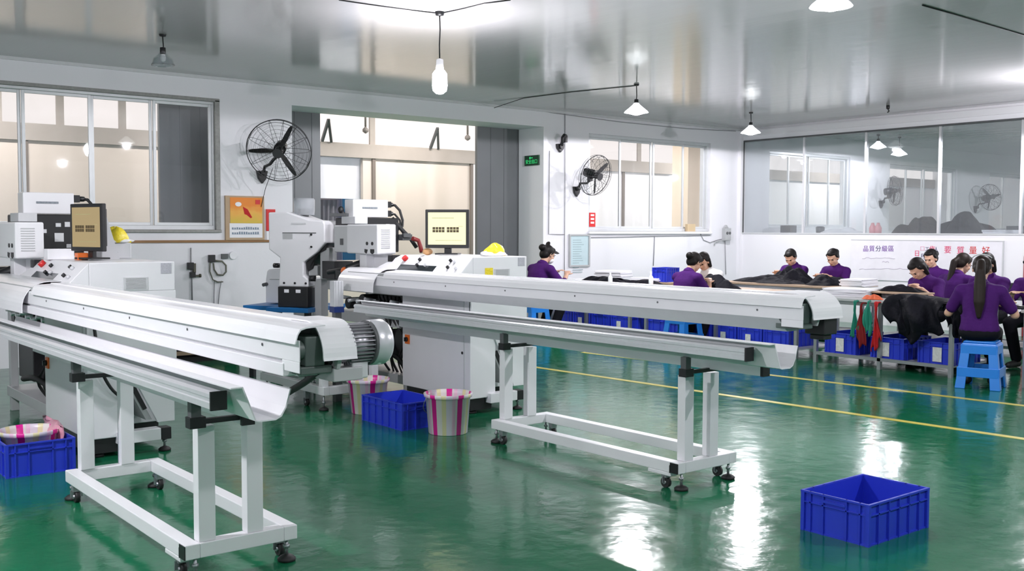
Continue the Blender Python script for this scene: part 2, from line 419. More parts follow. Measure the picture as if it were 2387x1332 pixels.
# the strip of bright window right of the corridor panels, and the open bay at left
struct(MB().box(gapL, gapR, YC+.1, YC+.11, 0, zb0).build('window_7', emit_mat('lit_strip_window', (1, .97, .95), .9)))
struct(MB().box(holeL-.5, holeR+.5, 16.6, 16.7, 0, 3.6).build('wall_bay', mat('lilac_wall', (.62, .58, .66), .6)))
o = MB().box(wx(747, YC+.1), wx(839, YC+.1), YC+.1, YC+.13, 2.02, 2.70).build('roller_blind', mat('white_blind', (.80, .82, .90), .6)); tag(o, 'white roller blind half lowered in the bay seen through the doorway', 'blind')
mb = MB(); 
a0, b0 = wx(745, YC+.2), wx(787, YC+.2); pts = []
for i in range(25):
    t = i/24; pts.append((a0+(b0-a0)*t, YC+.22+.03*math.sin(t*22)))
rs = [[Vector((a0+(p[0]-a0)*k, p[1], z)) for p in pts] for z, k in ((2.0, 1), (1.6, .9), (1.2, .62), (1.0, .5))]
mb.rings(rs, closed=False)
o = mb.build('curtain', mat('grey_curtain', (.20, .20, .24), .8)); tag(o, 'dark grey curtain hanging at the left of the bay beyond the doorway', 'curtain')
o = MB().box(wx(799, 16.5), wx(828, 16.5), 16.5, 16.53, 0, at(815, 437, 'y', 16.5).z).build('locker', mat('light_blue_panel', (.10, .42, .85), .5)); tag(o, 'light blue panel standing far back in the bay beyond the doorway', 'panel')
# apricot cross wall seen through the right pane of window 2
X0 = wx(1604, 13.15); struct(MB().box(X0, X0+.62, 13.15, 13.55, 0, 3.79).build('wall_pillar', APRI))
# transom stays, hinges
for i, px in enumerate((752, 1005)):
    p = at(px, 300, 'y', YC-.1); o = MB().bar((p.x, YC-.08, zb1), (p.x, YC-.3, zb1+.33), .04).bar((p.x, YC-.3, zb1+.33), (p.x+.18, YC-.06, zb1), .04).build('window_stay', DGREY)
    tag(o, ['dark folding stay above the taupe beam at the left of the doorway opening', 'dark folding stay above the taupe beam right of centre in the doorway opening'][i], 'window stay')
for i, px in enumerate((852, 1090)):
    p = at(px, 290, 'y', YC-.2)
    m_ = MB().cyl((0, 0, .4), (0, 0, -.2), .018, n=8).lathe([(.01, -.2), (.05, -.24), (.05, -.28), (.01, -.31)])
    o = m_.build('pull_weight', mat('grey_cord_%d' % i, (.25, .23, .22), .6), None, loc=(p.x, YC-.2, 3.4)); tag(o, ['pull weight hanging left of centre in front of the corridor transom', 'pull weight hanging near the right end of the corridor transom'][i], 'pull')
# unseen ceiling tubes added to light the corridor
def fill_tube(x, y, lab, e):
    t = thing('tube_light', lab, 'light', (x, y, 3.8))
    MB().box(-.62, .62, -.06, .06, -.06, 0).build('housing', WHITE, t)
    MB().cyl((-.6, 0, -.08), (.6, 0, -.08), .018).build('tube', emit_mat('tube_glow', (1, .95, .9), 8), t)
    ld = bpy.data.lights.new('tube_lamp', 'AREA'); ld.shape = 'RECTANGLE'; ld.size = 1.2; ld.size_y = .1; ld.energy = e; ld.color = (1, .93, .87)
    lo = bpy.data.objects.new('tube_lamp', ld); C.objects.link(lo); lo.location = (x, y, 3.69)
for i, (x, e) in enumerate(((3.0, 66), (6.2, 66), (9.6, 66), (13.0, 80), (17., 95), (22., 95))):
    fill_tube(x, 13.8, ['tube light over the corridor behind the left end of the long window', 'tube light over the corridor behind the dark steel door', 'tube light over the corridor behind the doorway', 'tube light over the corridor behind the second window', 'tube light over the corridor behind the first window past the glass', 'tube light over the corridor at its far end'][i], e)

# ------------------------------------------------------------------ lamps
def plight(parent, x, y, z, e, r=.06, col=(.98, .95, 1), spot=False):
    ld = bpy.data.lights.new('bulb_lamp', 'SPOT' if spot else 'POINT'); ld.energy = e; ld.shadow_soft_size = r; ld.color = col
    if spot: ld.spot_size = math.radians(180); ld.spot_blend = .03
    lo = bpy.data.objects.new('bulb_lamp', ld); C.objects.link(lo); lo.parent = parent; lo.location = Vector((x, y, z))-Vector(parent.location); return lo
EN = 1.0
# bare jar bulb
def bare_bulb(x, y, label, e):
    t = thing('pendant_bulb', label, 'lamp', (x, y, HC))
    MB().lathe([(.04, 0), (.035, -.03), (.008, -.035)], n=16).build('ceiling_rose', BLACK, t)
    MB().tube([(0, 0, -.03), (.004, 0, -.15), (-.003, 0, -.28), (0, 0, -.40)], .006).build('cord', BLACK, t)
    MB().lathe([(.006, -.39), (.03, -.40), (.034, -.48), (.03, -.49), (.002, -.49)], n=18).build('socket', WHITE2, t)
    MB().lathe([(.028, -.48), (.045, -.495), (.062, -.52), (.064, -.62), (.058, -.66), (.03, -.685), (.002, -.69)], n=22).build('bulb', BULB, t)
    plight(t, x, y, HC-.58, e*EN, .07); return t
bare = bare_bulb(5.016, 7.227, 'bare jar-shaped lit bulb hanging on a long cord in the middle of the ceiling', 105)
bare_bulb(12.6, 5.3, 'bare lit bulb just right of the view near the glass partition', 170)
bare_bulb(-.6, 5.2, 'bare lit bulb beyond the left edge of the view', 310)  # unseen bulb added to brighten the left sides of the machines
bare_bulb(2.6, .6, 'bare lit bulb above the near end of the green floor', 95)  # unseen bulb added as fill from the camera side
def pendant(x, y, zs, label, e, lit=True, rad=.155, milk=False):
    """hanging lamp: cord, socket, enamel dish shade, bulb"""
    t = thing('pendant_lamp', label, 'lamp', (x, y, HC), group=None); d = zs-HC
    MB().lathe([(.035, 0), (.03, -.02), (.006, -.025)], n=14).build('ceiling_rose', BLACK, t)
    MB().tube([(0, 0, -.02), (.006, 0, d*.4), (-.004, 0, d*.7), (0, 0, d+.16)], .006).build('cord', BLACK, t)
    MB().lathe([(.006, d+.17), (.026, d+.165), (.028, d+.11), (.02, d+.10)], n=14).build('socket', BLACK, t)
    prof = [(.03, d+.12), (.045, d+.10), (.09, d+.06), (rad*.9, d+.02), (rad, d), (rad*.985, d-.002), (rad*.88, d+.016), (.085, d+.052), (.03, d+.09)]
    MB().lathe(prof, n=26).build('shade', (MILK if milk else WHITE2) if lit else CLEARG, t)
    if lit:
        MB().lathe([(.002, d+.004), (rad*.6, d+.004), (rad*.93, d+.008), (rad*.6, d-.012), (.03, d-.03), (.002, d-.032)], n=24).build('bulb', DISK, t)
        plight(t, x, y, zs-.045, e*EN, .045, spot=True)
    else:
        MB().lathe([(.018, d+.12), (.022, d+.10), (.03, d+.07), (.022, d+.04), (.002, d+.033)], n=14).build('bulb', mat('unlit_bulb_glass', (.8, .8, .8), .1), t)
    return t
p0 = at(379, 80, 'z', HC)
pendant(p0.x, p0.y, 2.96+.09, 'unlit clear glass pendant lamp on a black stem above the long left window', 0, lit=False, rad=.11)
lamp_door = pendant(9.37, 9.18, 2.985, 'lit white dish pendant lamp in front of the doorway end of the left wall', 290, milk=True)
pendant(12.93, 10.2, 3.02, 'lit white cone pendant lamp nearest the far corner of the room', 225, milk=True)
p4 = at(1937, 16, 'z', 3.13); lamp_top = pendant(p4.x, p4.y, 3.13, 'lit white dish pendant lamp cut off by the top edge of the view', 220, milk=True)
# pendants out of view behind or above the viewer, added as fill light
for i, (x, y) in enumerate(((6.5, .3), (10.5, 1.8), (-2.5, .5))):
    pendant(x, y, 3.0, ['lit pendant lamp above the right near floor', 'lit pendant lamp over the near end of the work tables', 'lit pendant lamp behind the viewer'][i], (300, 190, 150)[i])
# lamps in the glazed room
for i, (px, py, z) in enumerate(((2075, 362, 3.0), (2047, 344, 3.1))):
    q = at(px, py, 'z', z); pendant(min(q.x, 24), min(q.y, 11), z, ['lit pendant lamp nearer one of the pair behind the glass partition', 'lit pendant lamp further one of the pair behind the glass partition'][i], 65, milk=True)
pendant(21, 5, 3.0, 'lit pendant lamp at the right of the room behind the glass partition', 750)  # unseen lamp added to brighten the glazed room
p = at(2070, 246, 'z', HC); o = MB().cyl((0, 0, 0), (0, 0, -.05), .025, n=10).tube([(0, 0, -.05), (.03, 0, -.08), (.02, .02, -.1)], .01).build('ceiling_hook', BLACK, None, loc=(p.x, p.y, HC)); tag(o, 'small black hook on the ceiling in front of the glass partition', 'hook')
# cords strung along the ceiling
def smooth_path(pts, k=5):
    P_ = [Vector(p) for p in pts]
    if len(P_) < 3: return P_
    out = []
    for i in range(len(P_)-1):
        a, b, c, d = P_[max(i-1, 0)], P_[i], P_[i+1], P_[min(i+2, len(P_)-1)]
        for j in range(k):
            t = j/k; out.append(.5*((2*b)+(c-a)*t+(2*a-5*b+4*c-d)*t*t+(3*b-a-3*c+d)*t**3))
    return out+[P_[-1]]
def cable(name, pts, r, m, label, cat='cable', parent=None, sm=False):
    o = MB().tube(smooth_path(pts) if sm else pts, r, 6).build(name, m)
    if parent: o.parent = parent; o.location = -Vector(parent.location)
    else: tag(o, label, cat)
    return o
def cpt(px, py, z=HC-.005): q = at(px, py, 'z', z); return (q.x, q.y, z)
cable('ceiling_cord', [cpt(790, 0), cpt(900, 16), cpt(960, 24), cpt(1022, 31)], .005, BLACK, '', parent=bare)
cable('ceiling_cord', [cpt(1028, 31), cpt(1080, 20), cpt(1130, 8), cpt(1190, 0)], .005, BLACK, '', parent=bare)
q0 = at(1152, 240, 'y', YW-.03)
cable('ceiling_cord', [(q0.x, YW-.03, HC-.05), cpt(1220, 229), cpt(1330, 215), cpt(1483, 200)], .005, BLACK, '', parent=lamp_door)
cable('overhead_cable', [cpt(2150, 12), cpt(2220, 32), cpt(2300, 56), cpt(2387, 82), cpt(2430, 95)], .006, BLACK, 'dark cord crossing the ceiling at the top right')

# ------------------------------------------------------------------ seaming machines
def trough_profile(x, z):   # open U channel of thin sheet, outer then inner, in (x,z)
    o_ = [(x-.13, z+.135), (x-.085, z+.135), (x-.035, z+.006), (x-.02, z), (x+.05, z), (x+.075, z+.012), (x+.095, z+.045), (x+.115, z+.115)]
    i_ = [(x+.110, z+.117), (x+.090, z+.047), (x+.070, z+.017), (x+.05, z+.005), (x-.018, z+.005), (x-.030, z+.009), (x-.081, z+.140), (x-.13, z+.140)]
    return o_ + i_
def caster(parent, x, y, z):
    m_ = MB().cyl((x-.012, y, .032), (x+.012, y, .032), .032, n=18).build('caster_wheel', BLKRUB, parent)
    MB().box(x-.022, x+.022, y-.02, y+.02, .062, z).bar((x-.018, y, .07), (x-.018, y, .03), .006, .03).bar((x+.018, y, .07), (x+.018, y, .03), .006, .03).cyl((x-.02, y, .032), (x+.02, y, .032), .011, n=10).build('caster_fork', STEEL, m_)
def foot(parent, x, y, z):
    m_ = MB().lathe([(.002, .0), (.04, 0), (.042, .012), (.03, .022), (.012, .03), (.002, .03)], (x, y, 0), 18).build('levelling_foot', BLKRUB, parent)
    MB().cyl((x, y, .028), (x, y, z), .008, n=10).cyl((x, y, .06), (x, y, .075), .015, n=6).build('screw_stem', STEEL, m_)
def trough_stand(x, y, label, tl, ty1, barl=0.0, bz=0.0):
    """wheeled white stand; x,y = near left corner; carries a long trough"""
    t = thing('trough_stand', label, 'rolling stand', (x, y, 0))
    w, L, z0, z1 = .52, 1.76, .10, .165
    fr = MB().box(0, .065, .0, L, z0, z1).box(w-.065, w, 0, L, z0, z1).box(.065, w-.065, 0, .065, z0, z1).box(.065, w-.065, L-.065, L, z0, z1)
    fr.box(.0, .065, .06, .24, z0-.022, z0)
    fr.build('base_frame', WHITE, t, .004)
    MB().box(-.004, .0, .0, .062, z0+.002, z1-.004).box(-.004, 0, .06, .066, z0, z1-.02).build('end_cap', BLACK, t)
    zt = .665
    for px, py in ((.065, .01), (.065, L-.07), (.285, .01), (.285, L-.07)):
        MB().box(px, px+.075, py, py+.06, z1, zt).build('post', WHITE, t, .003)
    for py in (.04, L-.04):
        MB().box(.015, .085, py-.075, py-.02, zt-.0, zt+.048).box(.03, .34, py-.055, py-.03, zt+.012, zt+.035).build('cross_bar', BLACK, t, .002)
        MB().box(.022, .066, py-.07, py-.028, zt+.03, zt+.115).build('rail_bracket', DGREY, t, .002)
    for (a, b) in ((.03, .12), (w-.03, .12), (.03, L-.10), (w-.03, L-.10)):
        caster(t, a, b, z0-.0)
    for (a, b) in ((.05, .02), (w-.04, .03), (.03, L-.025), (w-.03, L-.025)): foot(t, a, b, z0)
    # trough
    zc = .775
    o = MB().prism(trough_profile(.08, zc), 'y', tl, ty1).build('trough', WHITE, t)
    # extruded rail along its left side
    rl = [(-.065, zc+.055), (-.005, zc+.055), (-.005, zc+.115), (-.018, zc+.121), (-.05, zc+.121), (-.065, zc+.112), (-.065, zc+.098), (-.06, zc+.094), (-.06, zc+.082), (-.065, zc+.078)]
    r_ = MB().prism([(a-.006, b-.012) for a, b in rl], 'y', tl+.14, ty1).build('rail', ALU, t)
    MB().box(-.074, -.008, tl+.13, tl+.14, zc+.038, zc+.111).build('rail_cap', BLACK, r_)
    # lower bar under the trough
    lb = MB().box(.245, .30, -.02-barl, ty1-.2, zt-.008+bz, zt+.048+bz).build('lower_bar', WHITE, t, .003)
    MB().box(.243, .302, -.04-barl, -.02-barl, zt-.01+bz, zt+.05+bz).build('bar_cap', BLACK, lb)
    return t
trough_stand(4.405, 3.955, 'white wheeled stand carrying a long trough in front of the far seaming machine', -.66, 3.55, .36, .035)
trough_stand(1.605, 4.195, 'white wheeled stand carrying a long trough in the left foreground', -.60, 3.6)

def slots(mb, a0, a1, zs, b, d=.004, h=.006):
    for z in zs: mb.box(a0, a1, b-d, b+.001, z, z+h)
    return mb
def seaming_machine(label, ox, oy, hoodx, near, rail=False, hlen=.62):
    """cabinet corner (near, left) on the floor at the origin; +x deeper to the right, +y away along the left wall's normal"""
    t = thing('seaming_machine', label, 'machine', (ox, oy, 0))
    # cabinet
    c = MB()
    c.box(0, .26, .012, 1.02, .13, 1.09)
    c.box(.26, .58, .26, 1.02, .16, 1.09)
    c.box(.02, .58, .0, 1.02, 1.09, 1.285)
    cab = c.build('cabinet', WHITE, t, .006)
    MB().prism([(0.0, 1.09), (.0, .74), (.20, .70), (.45, .20), (.565, .20), (.565, .34), (.585, .34), (.585, 1.09)], 'y', -.0, .03).build('front_panel', WHITE, cab, .003)
    MB().prism([(.20, .66), (.42, .22), (.38, .22), (.17, .64)], 'y', .03, .26).build('inner_gusset', GREYP, cab)
    MB().prism([(.255, .50), (.36, .29), (.385, .30), (.285, .51)], 'y', .02, .03).build('cable_slot', BLACK, cab)
    MB().box(.02, .24, .04, .98, .03, .13).box(.26, .56, .30, .98, .05, .16).build('plinth', BLACK, t)
    MB().box(.18, .46, -.03, .06, .085, .165).build('base_rail', WHITE, t, .004)
    MB().box(.46, .53, -.03, .06, .085, .165).build('rail_end_cap', BLACK, t, .003)
    for a, b in ((.08, .1), (.5, .02), (.08, .75), (.5, .75)): foot(t, a, b, .10)
    # sloping console on the left face
    pr = [(.02, 1.285), (-.115, 1.145), (-.115, 1.125), (.02, 1.10)]
    con = MB().prism(pr, 'y', -.0, .78)
    con.rings([[Vector((q[0], .78, q[1])) for q in pr], [Vector((.02, 1.06, 1.285)), Vector((-.105, 1.34, 1.15)), Vector((-.105, 1.34, 1.13)), Vector((.02, 1.06, 1.10))]], smooth=False)
    con = con.build('console', WHITE, t, .004)
    MB().prism([(-.117, 1.1445), (-.06, 1.2035), (-.058, 1.202), (-.114, 1.143)], 'y', .40, .95).build('needle_tray', LENS, con)
    n = Vector((-.72, 0, .694))
    def knob(b, k, r, m, nm, h=.02):
        p = Vector((.02-.135*k, b, 1.285-.14*k)); MB().cyl(p, p+n*h, r, n=16).build(nm, m, con)
    knob(.93, .28, .025, RED, 'emergency_stop', .03); knob(.70, .30, .014, BLACK, 'button'); knob(.68, .62, .013, BLACK, 'button'); knob(.56, .6, .014, LGREY, 'button')
    knob(.25, .28, .013, BLACK, 'button'); knob(.19, .32, .013, LGREY, 'button'); knob(.22, .66, .013, BLACK, 'button'); knob(.10, .7, .012, LGREY, 'button')
    # vent and plates on the near face
    v = MB().box(.235, .395, -.004, .0, 1.10, 1.185).build('vent_plate', LGREY, t)
    slots(MB(), .25, .38, [1.108+.0095*k for k in range(8)], -.005, .002, .005).build('vent_slots', GREYP, v)
    MB().box(.485, .555, -.003, 0, 1.205, 1.275).build('rating_plate', mat('printed_plate', (.45, .45, .5), .5, var=.35, scale=120), t)
    sw = MB().box(-.012, .0, .90, .965, .505, .585).build('mains_switch_plate', ORANGE, t, .002)
    MB().cyl((-.012, .932, .545), (-.03, .932, .545), .020, n=14).box(-.038, -.03, .924, .940, .528, .562).build('mains_switch_knob', BLACK, sw)
    MB().cyl((-.004, .12, .5), (.0, .12, .5), .012, n=10).build('door_lock', BLACK, t)
    MB().box(-.004, .0, .09, .10, .16, 1.08).build('door_seam', LGREY, t)
    # bed and mechanism beyond the cabinet
    m_ = MB().box(.05, .5, 1.03, 2.4, .12, .20).box(.06, .12, 1.04, 1.10, .0, .9).box(.06, .12, 2.3, 2.36, 0, .9).box(.42, .48, 2.3, 2.36, 0, .9).box(.42, .48, 1.04, 1.10, 0, .9)
    m_.build('bed_frame', GREYP, t, .003)
    m_ = MB().box(-.02, .42, 1.03, 2.35, .92, 1.03).box(.05, .4, 1.12, 2.29, .62, .72)
    m_.build('machine_bed', GREYP, t, .004)
    m_ = MB().box(.08, .3, 1.06, 1.2, .74, .93).box(.1, .35, 1.25, 1.6, .76, .90).cyl((.02, 1.75, .83), (.3, 1.75, .83), .07).cyl((.02, 2.02, .8), (.3, 2.02, .8), .055).box(.1, .3, 1.15, 1.35, .35, .6).cyl((.15, 1.5, .45), (.4, 1.5, .45), .09).box(.1, .35, 1.75, 2.2, .3, .58)
    m_.build('drive_unit', BLACK, t, .006)
    m_ = MB()
    for k in range(6):
        y0 = 1.06+.07*k; m_.tube(smooth_path([(.06, y0+.1, .9), (.03, y0+.05*math.sin(k), .72), (.10, y0+.08*math.cos(k*2), .52), (.06, y0+.06*math.sin(k*3), .34), (.14, y0+.05, .2)]), .009+.003*(k % 2), 6)
    m_.tube(smooth_path([(-.02, 1.55, .36), (.0, 1.3, .39), (.05, 1.15, .34), (.1, 1.08, .2)]), .022, 8)
    m_.build('cable_bundle', BLKRUB, t)
    for k in range(8): MB().cyl((-.01, 1.05+.15*k, .84+.02*math.sin(k*2)), (.1, 1.05+.15*k, .84), .018, n=8).build('fitting', ALU, t)
    # sewing head
    hd = MB().box(-.134, .065, 1.22, 1.76, 1.285, 1.552).build('sewing_head', WHITE, t, .012)
    MB().box(-.09, .05, 1.76, 2.08, 1.29, 1.545).build('head_rear_cover', LGREY, hd, .01)
    slots(MB(), -.095, .0, [1.34+.018*k for k in range(10)], 1.22).build('head_vents', GREYP, hd)
    for b in (1.30, 1.39):
        MB().cyl((-.134, b, 1.38), (-.14, b, 1.38), .016, n=14).build('head_bolt', BLACK, hd)
    MB().prism([(1.27, 1.33), (1.33, 1.33), (1.33, 1.30), (1.30, 1.285), (1.27, 1.30)], 'x', -.14, -.134).build('head_clip', BLACK, hd)
    MB().prism([(1.38, 1.325), (1.43, 1.33), (1.43, 1.30), (1.40, 1.29)], 'x', -.14, -.134).build('head_clip', BLACK, hd)
    MB().box(-.098, -.09, 1.90, 1.95, 1.36, 1.42).build('head_switch', DGREY, hd)
    MB().box(-.08, .02, 1.50, 1.62, 1.03, 1.285).box(0, .05, 1.25, 1.5, 1.12, 1.285).build('head_column', WHITE2, t, .005)
    MB().box(-.04, .05, 1.12, 1.2, 1.17, 1.28).build('thread_guide', BLACK, t, .008)
    m_ = MB().cyl((-.16, 1.72, 1.14), (-.02, 1.62, 1.2), .04).cyl((-.14, 2.1, 1.10), (-.05, 1.7, 1.16), .028).box(-.15, 0, 1.8, 1.95, 1.04, 1.12).box(-.1, .1, 2.05, 2.3, 1.03, 1.2)
    m_.build('presser_mechanism', BLACK, t, .004)
    MB().ell((-.17, 1.74, 1.12), (.03, .05, .04)).build('orange_guard', ORANGE, t)
    # drive block and control box above
    blk = MB().box(.07, .56, 1.95, 2.34, 1.285, 1.62).build('drive_block', BLACK, t, .01)
    MB().box(.17, .27, 1.944, 1.95, 1.47, 1.50).box(.33, .40, 1.944, 1.95, 1.40, 1.47).box(.34, .38, 1.944, 1.95, 1.52, 1.55).box(.42, .46, 1.944, 1.95, 1.35, 1.38).box(.41, .45, 1.944, 1.95, 1.52, 1.56).build('block_plates', LGREY, blk)
    MB().box(.06, .2, 1.94, 2.2, 1.56, 1.63).build('terminal_box', LGREY, t, .004)
    bx = MB().box(.135, .53, 2.10, 2.27, 1.625, 1.80).build('control_box', WHITE2, t, .008)
    MB().box(.235, .405, 2.095, 2.10, 1.71, 1.727).build('name_strip', mat('strip_label', (.22, .25, .28), .4, var=.6, scale=60), bx)
    m_ = MB()
    for z in (1.755, 1.665): m_.box(.53, .585, 2.13, 2.22, z-.03, z+.03).cyl((.58, 2.18, z), (.635, 2.2, z), .022, n=12)
    m_.build('connector', BLACK, bx)
    MB().tube([(.62, 2.2, 1.755), (.66, 2.18, 1.75), (.69, 2.14, 1.70), (.70, 2.1, 1.60), (.67, 2.06, 1.54), (.58, 2.02, 1.50)], .013).tube([(.62, 2.2, 1.665), (.67, 2.2, 1.66), (.70, 2.15, 1.60), (.68, 2.1, 1.5), (.69, 2.0, 1.42)], .011).tube([(.5, 1.98, 1.62), (.6, 1.95, 1.5), (.66, 1.9, 1.42), (.7, 1.85, 1.33)], .02).build('cable_loop', BLKRUB, t)
    MB().box(.56, .67, 1.88, 2.0, 1.40, 1.46).box(.56, .64, 1.86, 1.9, 1.43, 1.47).build('air_valve', DGREY, t, .003)
    MB().tube([(.62, 1.8, 1.42), (.69, 1.8, 1.40), (.70, 1.78, 1.34), (.70, 1.76, 1.285)], .022).build('red_hose', mat('dark_red_hose', (.22, .02, .02), .5), t)
    # long feed beam
    a0 = -.30; yn = near; yf = hoodx
    bm_ = MB().prism([(a0, 1.025), (a0, 1.100), (a0+.004, 1.105), (a0+.20, 1.105), (a0+.20, 1.025)], 'y', yn+.26, yf).box(a0, a0+.004, yn, yn+.262, 1.025, 1.104)
    bm_.box(a0, a0+.003, yn, yn+.14, .985, 1.025)
    beam = bm_.build('feed_beam', WHITE, t, .002)
    # folded cover with a lip
    cv = [(q[0], q[1]-.035 if q[1] > 1.13 else 1.092) for q in ((a0-.018, 1.112), (a0-.008, 1.16), (a0+.004, 1.180), (a0+.03, 1.187), (a0+.10, 1.190), (a0+.105, 1.196), (a0+.20, 1.194), (a0+.20, 1.188), (a0+.108, 1.189), (a0+.105, 1.184), (a0+.03, 1.181), (a0+.008, 1.175), (a0-.004, 1.158), (a0-.013, 1.112))]
    MB().prism(cv, 'y', yn+.26, yf-hlen-.12).build('beam_cover', WHITE2, beam)
    cv2 = [(q[0], q[1]-.035 if q[1] > 1.13 else 1.092) for q in ((a0-.018, 1.112), (a0-.008, 1.16), (a0+.004, 1.180), (a0+.03, 1.187), (a0+.105, 1.191), (a0+.105, 1.186), (a0+.03, 1.181), (a0+.008, 1.175), (a0-.004, 1.158), (a0-.013, 1.112))]
    MB().prism(cv2, 'y', yn, yn+.262).build('cover_end', WHITE2, beam)
    MB().prism([(a0+.012, 1.10), (a0+.012, 1.13), (a0+.19, 1.14), (a0+.19, 1.10)], 'y', yn+.24, yf-.1).build('beam_core', GREYP, beam)
    MB().prism([(a0+.004, 1.025), (a0+.17, 1.025), (a0+.17, .95), (a0+.08, .95)], 'y', yn+.16, yf).build('lower_channel', LGREY, beam)
    m_ = MB()
    for k in range(7): m_.cyl((a0-.001, yn+.3+.75*k, 1.065), (a0-.003, yn+.3+.75*k, 1.065), .006, n=8)
    m_.build('screw_heads', DGREY, beam)
    if rail: MB().box(a0-.004, a0+.05, yn+.12, yf-.2, .962, 1.012).build('side_rail', WHITE, beam, .004)
    # far hood: sheet bent over the left side
    hs = arc((a0+.12, 1.0), .165, PI, PI/2, 10)
    hs = [(a0-.045, .965)] + hs + [(a0+.2, 1.165)]
    hi = [(a0+.2, 1.16)] + list(reversed(arc((a0+.12, 1.0), .16, PI, PI/2, 10))) + [(a0-.04, .965)]
    MB().prism(hs+hi, 'y', yf-hlen, yf).build('far_hood', WHITE2, beam)
    # near hood: sheet curving down towards the near end, open on the left
    cy, cz, R_ = yn+.135, 1.033, .13
    ps = [(yn+.30, 1.163)] + arc((cy, cz), R_, PI/2, PI, 12)[0:] + [(cy-R_-.004, 1.022)]
    pi_ = [(cy-R_+.003, 1.022)] + list(reversed(arc((cy, cz), R_-.006, PI/2, PI, 12))) + [(yn+.30, 1.157)]
    m_ = MB()
    m_.prism(ps+pi_, 'x', a0+.10, a0+(.24 if rail else .37))
    nh = m_.build('near_hood', WHITE2, beam)
    m_ = MB().prism([(yn+.32, .985), (yn+.32, 1.15)] + [(q[0]+.006, q[1]-.006) for q in arc((cy, cz), R_-.01, PI/2, PI, 8)] + [(cy-R_+.03, .985)], 'x', a0+.17, a0+.185)
    m_.build('hood_web', GREYP, nh)
    g = MB().box(a0+.05, a0+.13, yn+.05, yn+.22, 1.0, 1.11).cyl((a0+.02, yn+.09, 1.06), (a0+.16, yn+.09, 1.06), .038).box(a0+.03, a0+.16, yn+.05, yn+.2, .97, 1.0)
    g.build('gearbox', mat('dark_green_grey_casting', (.10, .13, .12), .45), beam, .005)
    # motor behind the hood, axis along x
    mx0, mz, my = a0+.225, 1.068, yn+.09
    if not rail:
        MB().box(a0+.24, a0+.36, yn+.03, yn+.16, .93, 1.06).box(a0+.26, a0+.34, yn+.05, yn+.14, .90, .93).build('drive_unit', BLACK, t, .006)
        return t
    mo = MB().cyl((mx0, my, mz), (mx0+.10, my, mz), .068, n=30)
    for k in range(30):
        an = 2*PI*k/30; d = Vector((0, math.cos(an), math.sin(an))); p = Vector((mx0+.01, my, mz))+d*.067
        mo.bar(p, p+Vector((.09, 0, 0)), .004, .026, up=d)
    mo = mo.build('motor', MOTOR, t)
    MB().cyl((mx0+.10, my, mz), (mx0+.112, my, mz), .086, n=32).build('motor_flange', DGREY, mo)
    MB().lathe([(.085, 0), (.088, .004), (.088, .055), (.08, .068), (.05, .074), (.002, .074)], (mx0+.112, my, mz), 32, R=Matrix.Rotation(PI/2, 3, 'Y')).build('fan_cowl', mat('cowl_silver', (.66, .66, .70), .28, .3), mo)
    MB().box(mx0+.02, mx0+.09, my-.04, my+.03, mz-.13, mz-.06).build('terminal_box', LGREY, mo, .006)
    MB().box(a0+.16, mx0+.06, my-.05, my+.10, .935, .985).build('motor_bracket', GREYP, t, .004)
    return t
def monitor(label, x, y, z, rz, tilt, warm, st=1.0):
    t = thing('monitor', label, 'monitor', (x, y, z), rz)
    R = Matrix.Rotation(tilt, 3, 'X')
    # local: screen faces -y
    b = MB().box(-.19, .19, -.0, .035, .055, .385).box(-.16, .16, .035, .06, .09, .35).build('housing', BLACK, t, .006)
    MB().box(-.165, .165, -.002, 0, .085, .36).build('screen', emit_mat('lit_screen', warm, st), t)
    m_ = MB()
    for k, a in enumerate((-.125, .0)):
        for i in range(4):
            for j in range(2): m_.box(a+.027*i, a+.023+.027*i, -.0035, -.002, .19+.024*j, .211+.024*j)
    m_.build('screen_blocks', mat('screen_dark_blocks', (.10, .07, .03), .5, var=.5, scale=50), t)
    MB().box(-.13, .06, -.0035, -.002, .31, .314).box(-.10, .13, -.0035, -.002, .12, .123).box(.10, .14, -.0035, -.002, .24, .243).build('screen_lines', mat('screen_lines', (.45, .42, .2), .5), t)
    MB().box(-.03, .03, .03, .06, .0, .12).box(-.10, .10, -.03, .12, 0, .012).build('stand', BLACK, t, .004)
    return t
M2 = (4.92, 6.65); M1 = (2.0, 6.86)
seaming_machine('white seaming machine in the middle of the hall with a beam reaching right', M2[0], M2[1], 1.57, -3.37)
t1 = seaming_machine('white seaming machine at the left edge with a grey motor on its beam end', M1[0], M1[1], 1.6, -3.53, True, 1.42)
MB().box(.14, .22, -.003, 0, 1.125, 1.195).build('warning_sticker', YELLOW, bpy.data.objects['seaming_machine'])
MB().prism([(.33, 1.285), (.455, 1.285), (.365, 1.60), (.345, 1.60)], 'y', .74, .76).build('monitor_bracket', WHITE2, t1)
# monitors stand on the machines
monitor('lit monitor with a pale yellow screen on the far machine', 5.07, 7.2, 1.293, math.radians(-48), 0, (1.0, .97, .60), 1.1)
monitor('tan screened monitor turned sideways on the left machine', 2.17, 7.42, 1.293, math.radians(-74), 0, (.40, .31, .17))
